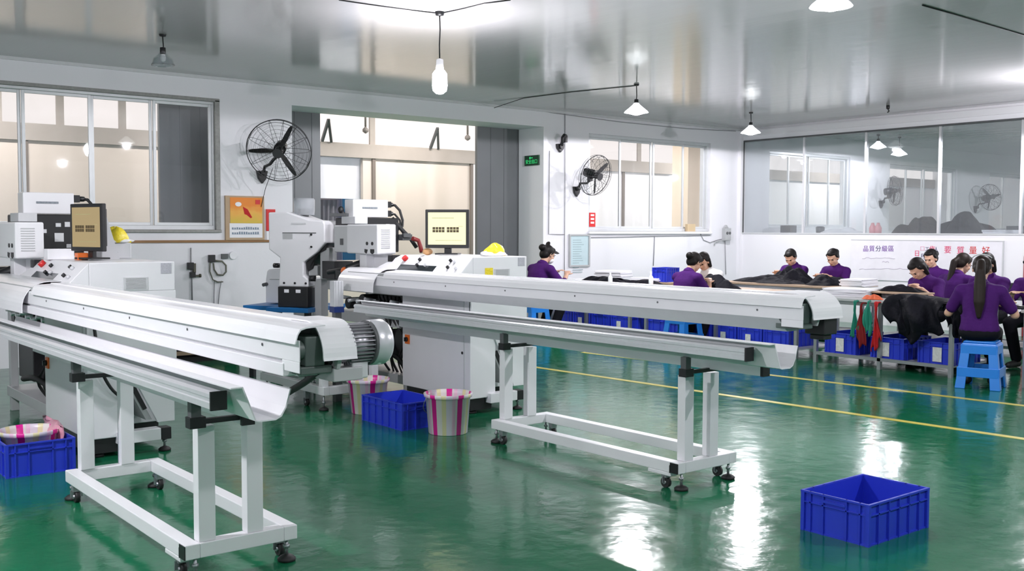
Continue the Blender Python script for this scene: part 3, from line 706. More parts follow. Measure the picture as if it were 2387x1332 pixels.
# small things on the machine tops
def on_top(name, mbx, m, label, cat, loc, bevel=.004): o = mbx.build(name, m, None, bevel, loc); return tag(o, label, cat)
p = at(190, 605, 'y', 7.5); on_top('tape_box', MB().box(-.035, .035, -.04, .04, 0, .05), ORANGE, 'orange box below the turned monitor on the left machine', 'box', (p.x, 7.5, 1.286))
p = at(138, 600, 'y', 7.75); on_top('thread_carton', MB().box(-.09, .09, -.05, .05, 0, .075), PAPER, 'white carton left of the orange box on the left machine', 'carton', (p.x, 7.75, 1.286))
p = at(320, 608, 'y', 7.7)
t = thing('spare_unit', 'white box with a grey window behind the cabinet top of the left machine', 'box', (2.42, 7.72, 1.286)); 
MB().box(-.12, .16, 0, .12, 0, .115).build('case', WHITE, t, .006); MB().box(-.09, .06, -.003, 0, .01, .05).build('window_plate', GREYP, t)
def bag(x, y, z, label, s=1.0):
    t = thing('plastic_bag', label, 'bag', (x, y, z))
    rnd = random.Random(int(x*100)); n = 22
    def blob(rx, ry, h, amp, ox=0):
        m_ = MB(); rs = []; ph = [rnd.uniform(0, 6) for _ in range(4)]
        for j in range(8):
            q = [(.90, 0), (1.0, .10), (1.0, .3), (.9, .52), (.72, .74), (.48, .9), (.22, .98), (.03, 1.0)][j]
            rs.append([Vector((ox+math.cos(2*PI*i/n)*rx*q[0]*(1+amp*math.sin(3*2*PI*i/n+ph[0]+j)+amp*.7*math.sin(7*2*PI*i/n+ph[1]-j)), math.sin(2*PI*i/n)*ry*q[0]*(1+amp*math.sin(4*2*PI*i/n+ph[2])), h*q[1]*(1+(amp*math.sin(2*2*PI*i/n+ph[3]) if j else 0)))) for i in range(n)])
        return m_.rings(rs)
    blob(.125*s, .085*s, .045*s, .13).build('bag_film', CLEARP, t)
    blob(.095*s, .072*s, .098*s, .14, .02*s).build('yellow_wrap', YELLOW, t)
    return t
q = at(1135, 596, 'z', 1.287); bag(5.32, 6.88, 1.286, 'clear bag with yellow wrapper lying beside the lit monitor')
bag(2.46, 7.78, 1.402, 'clear bag with yellow wrapper behind the left machine', 1.1)
on_top('snack_packet', MB().ell((0, 0, .03), (.05, .03, .03)), mat('pale_orange_packet', (.75, .42, .2), .6), 'small pale orange packet left of the lit monitor', 'packet', (4.98, 7.36, 1.286), 0)
# black hose from beam end, cables by the cabinets
h0, h1 = at(768, 842, 'x', 1.86), at(668, 918, 'x', 1.88)
cable('air_hose', [(h0.x, h0.y+.12, h0.z+.03), (h0.x, h0.y, h0.z), ((h0.x+h1.x)/2, (h0.y+h1.y)/2, (h0.z+h1.z)/2-.01), (h1.x, h1.y, h1.z), (1.90, h1.y+.25, h1.z-.10), (1.92, h1.y+.55, h1.z-.12)], .014, BLKRUB, 'thick black hose sloping from the near beam end down behind the near trough', 'hose', sm=True)
cable('power_cable', [(2.02, 6.84, 1.02), (2.03, 6.80, .85), (2.06, 6.8, .62), (2.13, 6.82, .47), (2.22, 6.84, .38)], .011, BLKRUB, 'black cable curving down the near face of the left machine', sm=True)

# ------------------------------------------------------------------ upright machine on the blue table
RZ3 = math.radians(33)
cx3 = at(690, 600, 'y', 9.25)
t = thing('riveting_machine', 'tall white upright machine with a black base on the blue table', 'machine', (cx3.x, 9.25, 0), RZ3)
# local: front face towards -x, local -y to the right in view
def u(px): return -(px-690)*.0043
def vz(py): return 1.5-(py-533)*.00411
out = [(627, 491), (676, 490), (732, 509), (768, 511), (772, 520), (772, 563), (752, 585), (717, 610), (717, 642), (728, 650), (728, 669), (652, 669), (656, 600), (627, 580)]
mz_ = MB().prism([(u(a), vz(b)) for a, b in out], 'x', -.06, .24).build('body', WHITE, t, .012)
MB().box(-.075, .24, u(729), u(652), vz(718), vz(669)).build('base_block', BLACK, t, .006)
for px in (672, 702): MB().box(-.078, -.075, u(px+9), u(px-3), vz(683), vz(675)).build('base_label', PAPER, t)
for px, py in ((738, 544), (738, 573), (667, 660), (695, 660), (723, 660)): MB().cyl((-.06, u(px), vz(py)), (-.068, u(px), vz(py)), .011, n=12).build('bolt', BLACK, mz_)
MB().box(-.064, -.06, u(725), u(687), vz(519.5), vz(516)).build('name_strip', LGREY, mz_)
MB().box(-.064, -.06, u(750), u(664), vz(541), vz(539)).build('seam_line', DGREY, mz_)
MB().box(-.064, -.06, u(690), u(666), vz(554), vz(541)).build('grey_plate', GREYP, mz_)
ca = MB().lathe([(.10, 0), (.105, .05), (.105, .15), (.095, .165), (.002, .168)], (.09, u(700), vz(497)), 24).build('motor_cap', glass_mat('cloudy_clear_plastic', (.72, .74, .76), 1.4, .35), t)
MB().cyl((.09, u(698), vz(500)), (.09, u(698), vz(482)), .055).build('motor_core', DGREY, ca)
m_ = MB().prism([(u(a), vz(b)) for a, b in ((772, 563), (768, 580), (745, 592), (735, 625), (722, 632), (718, 610), (752, 585))], 'x', -.02, .18)
m_.build('arm_throat', BLACK, t, .004)
MB().box(-.0, .16, u(775), u(752), vz(650), vz(575)).box(.0, .12, u(745), u(722), vz(642), vz(618)).build('punch_arm', GREYP, t, .006)
MB().cyl((-.02, u(735), vz(655)), (-.02, u(735), vz(642)), .035).build('hand_knob', BLACK, t)
MB().box(-.02, .12, u(757), u(740), vz(740), vz(650)).build('side_column', GREYP, t, .004)
MB().box(.05, .09, u(815), u(770), vz(501), vz(493)).build('swing_handle', DGREY, t, .004)
MB().cyl((.07, u(806), vz(500)), (.07, u(798), vz(485)), .018).ell((.07, u(797), vz(485)), (.03, .03, .035)).build('handle_knob', BLACK, t)
t2 = thing('blue_work_table', 'low blue painted table under the tall upright machine', 'table', (cx3.x, 9.25, 0), RZ3)
zt = vz(718)
MB().box(-.16, .62, u(741), u(632), zt-.045, zt-.001).box(.02, .62, u(632), u(545), zt-.045, zt-.001).build('tabletop', BLUET, t2, .004)
for (a, b) in ((-.1, u(735)), (-.1, u(660)), (.5, u(735)), (.1, u(560)), (.5, u(560))): MB().box(a, a+.05, b, b+.05, 0, zt-.045).build('leg', BLACK, t2)
t3 = thing('small_sewing_head', 'small white sewing head with a black lever left of the tall upright machine', 'machine', (cx3.x, 9.25, 0), RZ3)
MB().prism([(u(a), vz(b)) for a, b in ((573, 716), (573, 660), (577, 636), (582, 631), (648, 628), (648, 716))], 'x', .25, .55).build('casing', WHITE, t3, .012)
MB().bar((.3, u(591), vz(623)), (.3, u(650), vz(622)), .03, .02).cyl((.3, u(590), vz(622)), (.3, u(604), vz(622)), .025).cyl((.3, u(613), vz(620)), (.3, u(611), vz(607)), .015).cyl((.3, u(637), vz(650)), (.3, u(636), vz(608)), .008).build('lever', BLACK, t3)
MB().cyl((.25, u(621), vz(643)), (.24, u(621), vz(643)), .02).cyl((.25, u(577), vz(668)), (.2, u(574), vz(670)), .018).build('knob', DGREY, t3)
MB().box(.24, .25, u(612), u(586), vz(657), vz(655)).build('slot', GREYP, t3)
MB().box(.22, .26, u(649), u(640), vz(651), vz(643)).build('red_tag', RED, t3)
# aluminium profile column with blue foot and its small boxes
pc = at(785, 720, 'y', 7.95)
t = thing('profile_column', 'silver extruded column with a blue foot left of the far machine bed', 'column', (pc.x, 7.95, 0))
z0, z1 = at(785, 715, 'y', 7.95).z, at(785, 655, 'y', 7.95).z
m_ = MB().box(-.045, .045, -.04, .04, z0, z1)
for k in (-.028, 0, .028): m_.box(k-.004, k+.004, -.046, -.04, z0, z1)
m_.build('profile', ALU, t, .002); MB().box(-.048, .048, -.045, .045, z0-.05, z0).build('foot_block', mat('navy_block', (.01, .03, .16), .4), t); MB().box(-.03, .03, -.03, .03, 0, z0-.05).build('post', DGREY, t)
# white frame table under the motor end (third stand)
t = thing('machine_stand', 'low white frame on levelling feet behind the near beam motor', 'frame', (4.12, 7.55, 0), math.radians(0))
MB().box(-.05, .01, .0, 1.2, .13, .20).box(.43, .49, 0, 1.2, .13, .20).box(.01, .43, 0, .06, .13, .2).box(.01, .43, 1.1, 1.16, .13, .20).build('base_frame', WHITE, t, .004)
for (a, b) in ((-.05, .02), (.43, .02), (-.05, 1.1), (.43, 1.1)): MB().box(a, a+.06, b, b+.06, .20, .60).build('post', WHITE, t, .003)
MB().box(-.06, .5, -.02, 1.2, .60, .64).build('deck', LGREY, t, .004)
MB().box(.04, .4, .3, .9, .24, .5).build('drawer_box', GREYP, t, .005)
for a, b in ((-.02, .05), (.46, .05), (-.02, 1.12), (.46, 1.12)): foot(t, a, b, .13)
for a, b in ((-.02, .35), (.46, .35)): caster(t, a, b, .13)
q = at(795, 742, 'y', 7.7)
o = MB().box(-.09, .09, -.04, .04, 0, .05).build('tape_carton', mat('cream_carton', (.70, .66, .56), .7), None, .003, (q.x, 7.75, .641)); tag(o, 'cream carton lying on the low white frame below the silver column', 'carton')

# ------------------------------------------------------------------ crates and buckets
def crate(name, L, W, H, label, loc, rz, group=None, card=None, m=BLUEC):
    """ribbed plastic crate, L along local x, W along local y"""
    t = thing(name, label, 'crate', loc, rz, group)
    b = MB(); tk = .004; i = .012
    x0, x1, y0, y1 = -L/2+i, L/2-i, -W/2+i, W/2-i
    b.box(x0, x1, y0, y1, 0, .005)
    zb = H*.74
    for (a0, a1, c0, c1) in ((x0, x1, y0, y0+tk), (x0, x1, y1-tk, y1), (x0, x0+tk, y0, y1), (x1-tk, x1, y0, y1)): b.box(a0, a1, c0, c1, 0, H-.004)
    # rim and ledge
    for z0, z1, e in ((H-.010, H, 0), (zb-.006, zb, .002), (0, .008, .006)):
        b.box(-L/2+e, L/2-e, -W/2+e, y0, z0, z1).box(-L/2+e, L/2-e, y1, W/2-e, z0, z1).box(-L/2+e, x0, y0, y1, z0, z1).box(x1, L/2-e, y0, y1, z0, z1)
    for k in range(1, 6):
        x = -L/2+L*k/6
        b.box(x-.004, x+.004, -W/2+.002, y0, 0, H).box(x-.004, x+.004, y1, W/2-.002, 0, H)
    for y in (-W*.36, -W*.17, W*.17, W*.36): b.box(-L/2+.002, x0, y-.004, y+.004, 0, H).box(x1, L/2-.002, y-.004, y+.004, 0, H)
    for sx in (-1, 1):
        for sy in (-1, 1): b.box(*(sorted((sx*L/2-sx*.001, sx*(L/2-.02)))), *(sorted((sy*W/2-sy*.001, sy*(W/2-.02)))), 0, H-.002)
        e = -L/2 if sx < 0 else L/2
        b.box(min(e, e-sx*.01), max(e, e-sx*.01), -W*.16, W*.16, H*.80, H*.86)
    b.build('crate_body', m, t)
    if card:
        face, cw, ch, off = card
        if face == 'x': MB().box(-L/2-.004, -L/2-.001, off-cw/2, off+cw/2, .03, .03+ch).build('label_card', PAPERL, t, label='white printed card')
        else: MB().box(off-cw/2, off+cw/2, -W/2-.004, -W/2-.001, .03, .03+ch).build('label_card', PAPERL, t, label='white printed card')
    return t
PAPERL = mat('printed_card', (.62, .63, .62), .7, var=.35, scale=45)
crate('plastic_crate', .545, .385, .205, 'empty blue ribbed crate alone on the floor at the lower right', (4.603, 2.878, 0), 0)
crate('plastic_crate', .585, .39, .205, 'empty blue crate on the floor between the two striped buckets', (4.32, 6.735, 0), PI/2)
crate('plastic_crate', .58, .405, .205, 'blue crate holding a striped tub at the lower left edge', (1.657, 6.945, 0), PI/2)
def bucket(label, x, y, z, rb, rt, h, rz, name='striped_bucket', handle=True):
    t = thing(name, label, 'bucket', (x, y, z), rz)
    MB().lathe([(.002, .0), (rb, 0), (rb+.004, .004), (rt-.012, h-.03), (rt, h-.028), (rt+.004, h-.004), (rt, h), (rt-.008, h-.002), (rt-.014, h-.03), (rb-.002, .006), (.002, .006)], n=40).build('pail', STRIPE, t)
    if handle:
        pts = [(0, rt+.006, h-.025)]
        for k in range(1, 12):
            a = PI*k/12; pts.append((-(rt+.012)*math.sin(a)*.80-.03*math.sin(a), (rt+.006)*math.cos(a), h-.03-.16*math.sin(a)))
        pts.append((0, -rt-.006, h-.025))
        MB().tube(pts, .003, 6).build('wire_handle', STEEL, t)
        MB().cyl((-.19, -.02, h-.19), (-.19, .06, h-.19), .008, n=8).build('handle_grip', PAPER, t) if False else None
    return t
bucket('pink striped bucket with a wire handle right of the blue crate', 4.375, 6.20, 0, .14, .178, .30, math.radians(-95))
bucket('pink striped bucket left of and behind the blue crate', 4.345, 7.30, 0, .13, .175, .285, math.radians(35), handle=False)
bucket('shallow striped tub standing in the left blue crate', 1.66, 6.94, .0055, .135, .178, .235, math.radians(22), handle=False)
m_ = MB(); rs = []
for j in range(6):
    a = j/5; rs.append([Vector((1.79+.02*math.sin(7*i+j)+.05*a, 6.78+.45*i/9, .05+.21*math.sin(PI*.55*a+.2)+.012*math.sin(5*i+3*j))) for i in range(10)])
o = m_.rings(rs, closed=False, cap=False).build('plastic_sheet', mat('pink_film', (.75, .35, .45), .25, bump=.3)); tag(o, 'crumpled pink film stuffed beside the tub in the left crate', 'plastic film')
sm = o.modifiers.new('thick', 'SOLIDIFY'); sm.thickness = .003

# ------------------------------------------------------------------ stools
def stool_proto(label, x, y, rz=0):
    t = thing('plastic_stool', label, 'stool', (x, y, 0), rz, None)
    h, s, sb = .455, .145, .195
    b = MB().box(-s, s, -s, s, h-.018, h)
    b.box(-s-.012, s+.012, -s-.012, s+.012, h-.07, h-.018)
    b.build('seat', STOOLB, t, .012)
    lerp = lambda z: s+.006+(sb-s)*(1-z/h)
    for sx in (-1, 1):
        for sy in (-1, 1):
            rs = []
            for z in (h-.05, .16, .10, 0):
                e = lerp(z); wd = .078+.012*(1-z/h)
                pts = [(e, e), (e-wd, e), (e-wd, e-.018), (e-.018, e-.018), (e-.018, e-wd), (e, e-wd)]
                q = [Vector((sx*a, sy*c, z)) for a, c in pts]
                rs.append(q if sx*sy > 0 else list(reversed(q)))
            MB().rings(rs, smooth=False).build('leg', STOOLB, t, .005)
    for zc, z0, z1 in ((.16, .115, .205), (.39, .335, .42)):
        b = MB(); e = lerp(zc)
        for sgn in (-1, 1): b.box(-e+.004, e-.004, sgn*e-.006, sgn*e+.006, z0, z1).box(sgn*e-.006, sgn*e+.006, -e+.004, e-.004, z0, z1)
        b.build('apron', STOOLB, t, .003)
    return t
proto_stool = stool_proto('blue plastic stool under the long-haired woman seen from behind', 9.72, 4.86, math.radians(17))
def stool(x, y, label, rz=0):
    c = copy_tree(proto_stool); c.location = (x, y, 0); c.rotation_euler = (0, 0, rz); c['label'] = label; return c

# ------------------------------------------------------------------ work tables
TZ = .752
def table(label, x0, x1, y0, y1, top, shelf=True, z=TZ, legm=STEEL, nleg=3, th=.028, group='work tables'):
    t = thing('work_table', label, 'table', (x0, y0, 0), 0, group); w, L = x1-x0, y1-y0
    MB().box(0, w, 0, L, z-th, z).build('tabletop', top, t, .003)
    MB().box(.02, w-.02, .02, .05, z-th-.04, z-th).box(.02, w-.02, L-.05, L-.02, z-th-.04, z-th).box(.02, .05, .05, L-.05, z-th-.04, z-th).box(w-.05, w-.02, .05, L-.05, z-th-.04, z-th).build('apron_frame', legm, t)
    ys = [.02+(L-.08)*k/(nleg-1) for k in range(nleg)]
    for y in ys:
        for x in (.02, w-.06): MB().box(x, x+.04, y, y+.04, 0, z-th-.04).build('leg', legm, t)
    if shelf:
        MB().box(.02, .06, .06, L-.06, .09, .125).build('lower_rail', legm, t)
        MB().box(w-.06, w-.02, .06, L-.06, .09, .125).build('lower_rail', legm, t)
        MB().box(.06, w-.06, .03, L-.03, .10, .115).build('lower_shelf', LGREY, t)
    return t
table('steel framed work table with blue crates on its lower shelf', 10.06, 11.06, 5.33, 7.03, TABLET)
table('work table end with grey legs right of the seated long-haired woman', 9.98, 11.06, 2.6, 4.62, TABLET)
table('long work table half hidden behind the far beam', 10.10, 11.0, 7.25, 9.75, WOODT)
table('table with paper at the foot of the left wall by the notice board', 10.12, 11.0, 10.0, 11.85, TABLET)
table('wood-topped table heaped with dark garments before the two facing workers', 12.0, 13.0, 8.0, 10.1, WOODT)
table('work table in front of the whiteboard', 12.35, 13.2, 5.2, 7.8, TABLET)
G1 = 'labelled crates under the near work table'
for i, (a, b, off) in enumerate(((1912, 2003, .0), (2022, 2112, .02), (2124, 2238, -.02))):
    y0, y1 = wy(b, 10.12, 800), wy(a, 10.12, 800); L = min(.40, y1-y0-.01)
    crate('plastic_crate', .56, L, .235, ['blue crate with a white card, leftmost on the shelf of the near work table', 'blue crate with a small printed card, middle of the shelf of the near work table', 'blue crate with a tall card, on the shelf beside the blue stool'][i], (10.12+.29, (y0+y1)/2, .116), 0, G1, ('x', .10, .15, off))
G2 = 'crates under the tables behind the beams'
CR = [(1703, 1768, 'a', 790), (1777, 1862, 'b', 800), (1868, 1905, None, 800)]
k = 0
cy = 7.40
for i in range(6):
    labs = ['dark blue crate nearest the leg end under the table behind the far beam', 'blue crate with a white slip, second under the table behind the far beam', 'blue crate with a small card right of the white post under the far beam', 'blue crate under the far beam just left of the white post', 'blue crate under the table below the white-shirted worker', 'blue crate at the far end under the half-hidden long table']
    crate('plastic_crate', .54, .37, .235, labs[i], (10.42, cy+.19, .116), 0, G2, ('x', .08, .09, .02) if i in (1, 2) else None); cy += .39
for i in range(4):
    crate('plastic_crate', .54, .37, .235, ['blue crate under the wall-side table behind the beam, nearest one', 'blue crate under the wall-side table behind the beam, second along', 'blue crate under the wall-side table behind the beam, third along', 'blue crate under the wall-side table behind the beam, farthest by the wall'][i], (10.44, 10.25+.4*i, .116), 0, G2, ('x', .08, .09, .02) if i in (0, 2) else None)
for i in range(3):
    crate('plastic_crate', .54, .37, .235, ['upper blue crate of the pile under the half-hidden table, near end', 'upper blue crate of the pile under the half-hidden table, middle', 'upper blue crate of the pile under the half-hidden table, far end'][i], (10.44, 7.75+.62*i, .353), 0, G2)
# ------------------------------------------------------------------ garments and papers
def hump(name, label, cat, c, sx, sy, h, rz, m, seed, folds=7., drape=None, n=34, group=None):
    """soft heap of cloth with folds"""
    rnd = random.Random(seed); ph = [rnd.uniform(0, 6.28) for _ in range(8)]; fr = [rnd.uniform(.7, 1.5)*folds for _ in range(8)]
    mb_ = MB(); cs, sn = math.cos(rz), math.sin(rz); V_ = []
    for i in range(n+1):
        row = []
        for j in range(n+1):
            u_, v_ = 2*i/n-1, 2*j/n-1
            r = math.sqrt(u_*u_+v_*v_); k = 1/max(1, r/ max(abs(u_), abs(v_), 1e-6)) if r > 0 else 1
            uu, vv = u_*math.sqrt(1-v_*v_/2), v_*math.sqrt(1-u_*u_/2)
            rr = min(1, math.hypot(uu, vv)); ang = math.atan2(vv, uu)
            edge = 1+.16*math.sin(3*ang+ph[0])+.10*math.sin(5*ang+ph[1])+.05*math.sin(9*ang+ph[2])
            f = math.sin(fr[0]*uu+ph[3]+1.5*math.sin(2*vv+ph[4]))*.5+math.sin(fr[1]*vv+ph[5]+2*math.sin(2.3*uu))*.3+math.sin(fr[2]*1.7*(uu+vv)+ph[6])*.2
            z = h*((1-rr**2.2)*(.75+.30*f)+.10*(1-rr)*f)+.004
            x, y = uu*sx*edge, vv*sy*edge
            V_.append(None); row.append((cs*x-sn*y, sn*x+cs*y, max(z, .003)))
        if i == 0: grid = []
        grid.append(row)
    vs = [[mb_.bm.verts.new(p) for p in row] for row in grid]
    for i in range(n):
        for j in range(n):
            f_ = mb_.bm.faces.new((vs[i][j], vs[i+1][j], vs[i+1][j+1], vs[i][j+1])); f_.smooth = True
    o = mb_.build(name, m, None, loc=c)
    return tag(o, label, cat, group)
def hang(name, label, cat, x, y0, y1, z0, z1, d, m, seed, over=.18):
    """cloth hanging over a table edge: lies on the top, drops on the near side"""
    rnd = random.Random(seed); ph = [rnd.uniform(0, 6.28) for _ in range(6)]; n = 30; k = 22; rs = []
    for i in range(k+1):
        t = i/k; row = []
        for j in range(n+1):
            s = j/n; y = y0+(y1-y0)*s
            bot = z0+.06*math.sin(4.2*s+ph[0])+.04*math.sin(11*s+ph[1])
            fold = .5+.5*math.sin(9*s+ph[2]+1.3*math.sin(5*t+ph[3])); f2 = math.sin(21*s+ph[4]+2*t)
            if t < .3:
                q = t/.3; px_, z = x+over*(1-q), z1+.015+d*.35*math.sin(PI*min(1, s*1.0))*(.4+.6*fold)*(.5+.5*q)
            else:
                q = (t-.3)/.7; bulge = math.sin(PI*min(1, q*.95+.05))
                px_ = x-.012-d*(.25+.75*fold)*(.35+.65*bulge)-.015*f2*q; z = z1+.015-(z1-bot)*q
                if q < .15: z += d*.3*(1-q/.15)*(.4+.6*fold)*math.sin(PI*s)
            yy = y+(.03*math.sin(6*t+ph[5])*(1 if s > .5 else -1))*(abs(s-.5)*2)
            row.append(Vector((px_, yy, z)))
        rs.append(row)
    o = MB().rings(rs, closed=False, cap=False).build(name, m); sm_ = o.modifiers.new('thick', 'SOLIDIFY'); sm_.thickness = .008
    return tag(o, label, cat)
def papers(label, x, y, z, w, l, h, rz, n=6, name='paper_stack'):
    mb_ = MB(); rnd = random.Random(int(x*77+y*31))
    for i in range(n):
        a = rz+rnd.uniform(-.08, .08); R = Matrix.Rotation(a, 3, 'Z'); dx, dy = rnd.uniform(-.015, .015), rnd.uniform(-.015, .015)
        mb_.box(-w/2+dx, w/2+dx, -l/2+dy, l/2+dy, h*i/n, h*(i+1)/n-.0012, R)
    o = mb_.build(name, PAPER, None, 0, (x, y, z)); return tag(o, label, 'paper')
hang('black_jacket', 'bulky black jacket hanging over the near edge of the crate table', 'garment', 10.05, wy(2202, 10.0, 720), wy(2098, 10.0, 720), .40, TZ+.02, .20, CLOTHB, 3, .3)
hang('black_jacket', 'second black jacket slung over the crate table beside the bulky one', 'garment', 10.045, wy(2150, 10.0, 720), wy(2072, 10.0, 720), .46, TZ+.05, .13, CLOTHB, 17, .2)
hang('black_jacket', 'black garment hanging beside the seated long-haired woman on her left', 'garment', 10.05, wy(2243, 10.0, 720), wy(2206, 10.0, 720), .45, TZ, .08, CLOTHB, 5, .25)
hang('red_cloth', 'bright red cloth strip hanging from the edge of the crate table', 'cloth', 10.05, wy(2046, 10.0, 750), wy(2031, 10.0, 750), .25, TZ-.03, .03, REDC, 8, .05)
hang('green_cloth', 'green cloth strip hanging left of the red strip', 'cloth', 10.05, wy(2027, 10.0, 750), wy(2014, 10.0, 750), .42, TZ-.03, .03, GREENC, 9, .05)
hang('red_cloth', 'dark red cloth hanging left of the green strip', 'cloth', 10.05, wy(2011, 10.0, 750), wy(1997, 10.0, 750), .28, TZ-.05, .03, mat('dark_red_cloth', (.22, .008, .01), .8), 12, .05)
hang('green_cloth', 'green cloth hanging just beyond the near end of the far beam', 'cloth', 10.05, wy(1995, 10.0, 750), wy(1983, 10.0, 750), .36, TZ-.03, .03, GREENC, 14, .05)
q = at(2035, 692, 'z', TZ); hump('orange_mesh', 'small heap of orange mesh at the edge of the crate table', 'mesh bag', (10.16, wy(2036, 10.16, 690), TZ+.001), .08, .11, .06, 0, mat('orange_mesh', (.75, .14, .05), .6, bump=.6), 21)
papers('loose white paper stack on the crate table beyond the near end of the far beam', 10.55, wy(1985, 10.55, 670), TZ+.001, .42, .55, .09, .15, 9)
papers('white paper pile at the back of the crate table near the whiteboard', 10.85, wy(2080, 10.8, 670), TZ+.001, .25, .38, .05, -.1, 5)
# raised board with the dark-haired woman's work
t = thing('work_board', 'pale wooden board raised on blocks before the woman leaning over the crate table', 'board', (10.62, wy(2085, 10.6, 680), TZ+.001))
MB().box(-.12, .2, -.36, .36, .05, .07).build('board', WOODT, t, .004); MB().box(-.08, .16, -.3, -.24, 0, .05).box(-.08, .16, .24, .3, 0, .05).build('block', BLACK, t)
hump('dark_garment', 'folded black garment on the raised work board', 'garment', (10.70, wy(2098, 10.7, 668), TZ+.073), .10, .28, .08, 0, CLOTHB, 31)
hump('dark_garment', 'long heap of dark trousers across the wood-topped table', 'garment', (12.30, wy(1800, 12.3, 640), TZ+.001), .22, .62, .11, 0, CLOTHB, 33, 9)
hump('dark_garment', 'tall heap of dark trousers in front of the left facing worker', 'garment', (12.45, wy(1845, 12.45, 640), TZ+.001), .24, .36, .24, .2, CLOTHB, 35, 8)
hump('dark_garment', 'dark garment heap at the right end of the wood-topped table', 'garment', (12.40, wy(1925, 12.4, 650), TZ+.001), .26, .30, .15, -.2, CLOTHB, 37, 8)
papers('white paper stack at the near end of the wood-topped table', 12.55, wy(1998, 12.5, 655), TZ+.001, .5, .32, .10, .1, 8)
hump('dark_garment', 'shiny black garment heap in front of the woman with the bun and the white-shirted worker', 'garment', (10.46, wy(1668, 10.46, 655), TZ+.001), .24, .34, .19, .1, CLOTHB, 39, 8)
papers('white paper sheets in front of the woman alone by the doorway', 10.40, wy(1335, 10.4, 650), TZ+.001, .35, .5, .03, 0, 3)
papers('tilted stack of white card on the wall-side table under the notice board', 10.75, wy(1430, 10.75, 632), TZ+.06, .4, .42, .10, .3, 7)
hump('dark_garment', 'flat black cloth under the tilted card stack on the wall-side table', 'garment', (10.68, wy(1425, 10.68, 640), TZ+.001), .30, .36, .055, 0, CLOTHB, 41)
papers('low white carton row on the table left of the small blue bin', 10.70, wy(1510, 10.7, 640), TZ+.001, .24, .45, .08, 0, 4)
t = crate('blue_bin', .30, .26, .20, 'small blue bin standing on the table beside the bun-haired woman', (10.85, wy(1552, 10.85, 620), TZ+.03), .1)
o = MB().box(-.2, .2, -.25, .25, 0, .028).build('wood_block', WOODT, None, .003, (10.85, wy(1552, 10.85, 620), TZ+.001)); tag(o, 'pale wooden board under the small blue bin', 'board')
hump('dark_garment', 'black cloth bundle at the table edge below the notice board', 'garment', (10.30, wy(1408, 10.3, 650), TZ+.001), .14, .45, .10, 0, CLOTHB, 61)
hump('dark_garment', 'dark cloth bundle at the table edge left of the bun-haired woman', 'garment', (10.30, wy(1500, 10.3, 655), TZ+.001), .13, .42, .085, 0, CLOTHB, 63)
def bottle(label, x, y, z, m, h=.16):
    t = thing('bottle', label, 'bottle', (x, y, z))
    MB().lathe([(.002, 0), (.03, 0), (.032, .01), (.032, h*.6), (.014, h*.75), (.012, h*.82), (.002, h*.82)], n=16).build('bottle_body', m, t)
    MB().lathe([(.014, h*.8), (.014, h), (.002, h)], n=12).build('bottle_cap', PAPER, t)
bottle('white bottle on the table below the notice board', 10.14, wy(1432, 10.22, 655), TZ+.001, WHITE2)
bottle('white bottle on the table left of the bun-haired woman', 10.14, wy(1527, 10.22, 655), TZ+.001, WHITE2, .2)
papers('paper pad on the table right of the long-haired woman', 10.3, 4.2, TZ+.001, .4, .45, .02, 0, 2)
o = MB().lathe([(.002, 0), (.06, 0), (.07, .012), (.06, .03), (.03, .04), (.002, .04)], n=20).build('tape_roll', BLACK, None, loc=(10.08, wy(2372, 10.08, 725), TZ+.001)); tag(o, 'black round dish at the table edge right of the long-haired woman', 'dish')
hump('dark_garment', 'black garment heap on the far table at the right edge', 'garment', (12.6, wy(2375, 12.6, 655), TZ+.001), .2, .35, .12, 0, CLOTHB, 43)
crate('blue_bin', .30, .3, .14, 'small blue bin under the edge of the wood-topped table', (12.2, wy(1808, 12.2, 676), .6), 0) if False else None
# stools
stool(9.45, wy(1243, 9.45, 730), 'blue plastic stool under the woman alone by the doorway')
stool(9.80, wy(1592, 9.8, 770), 'blue plastic stool under the woman with the bun')

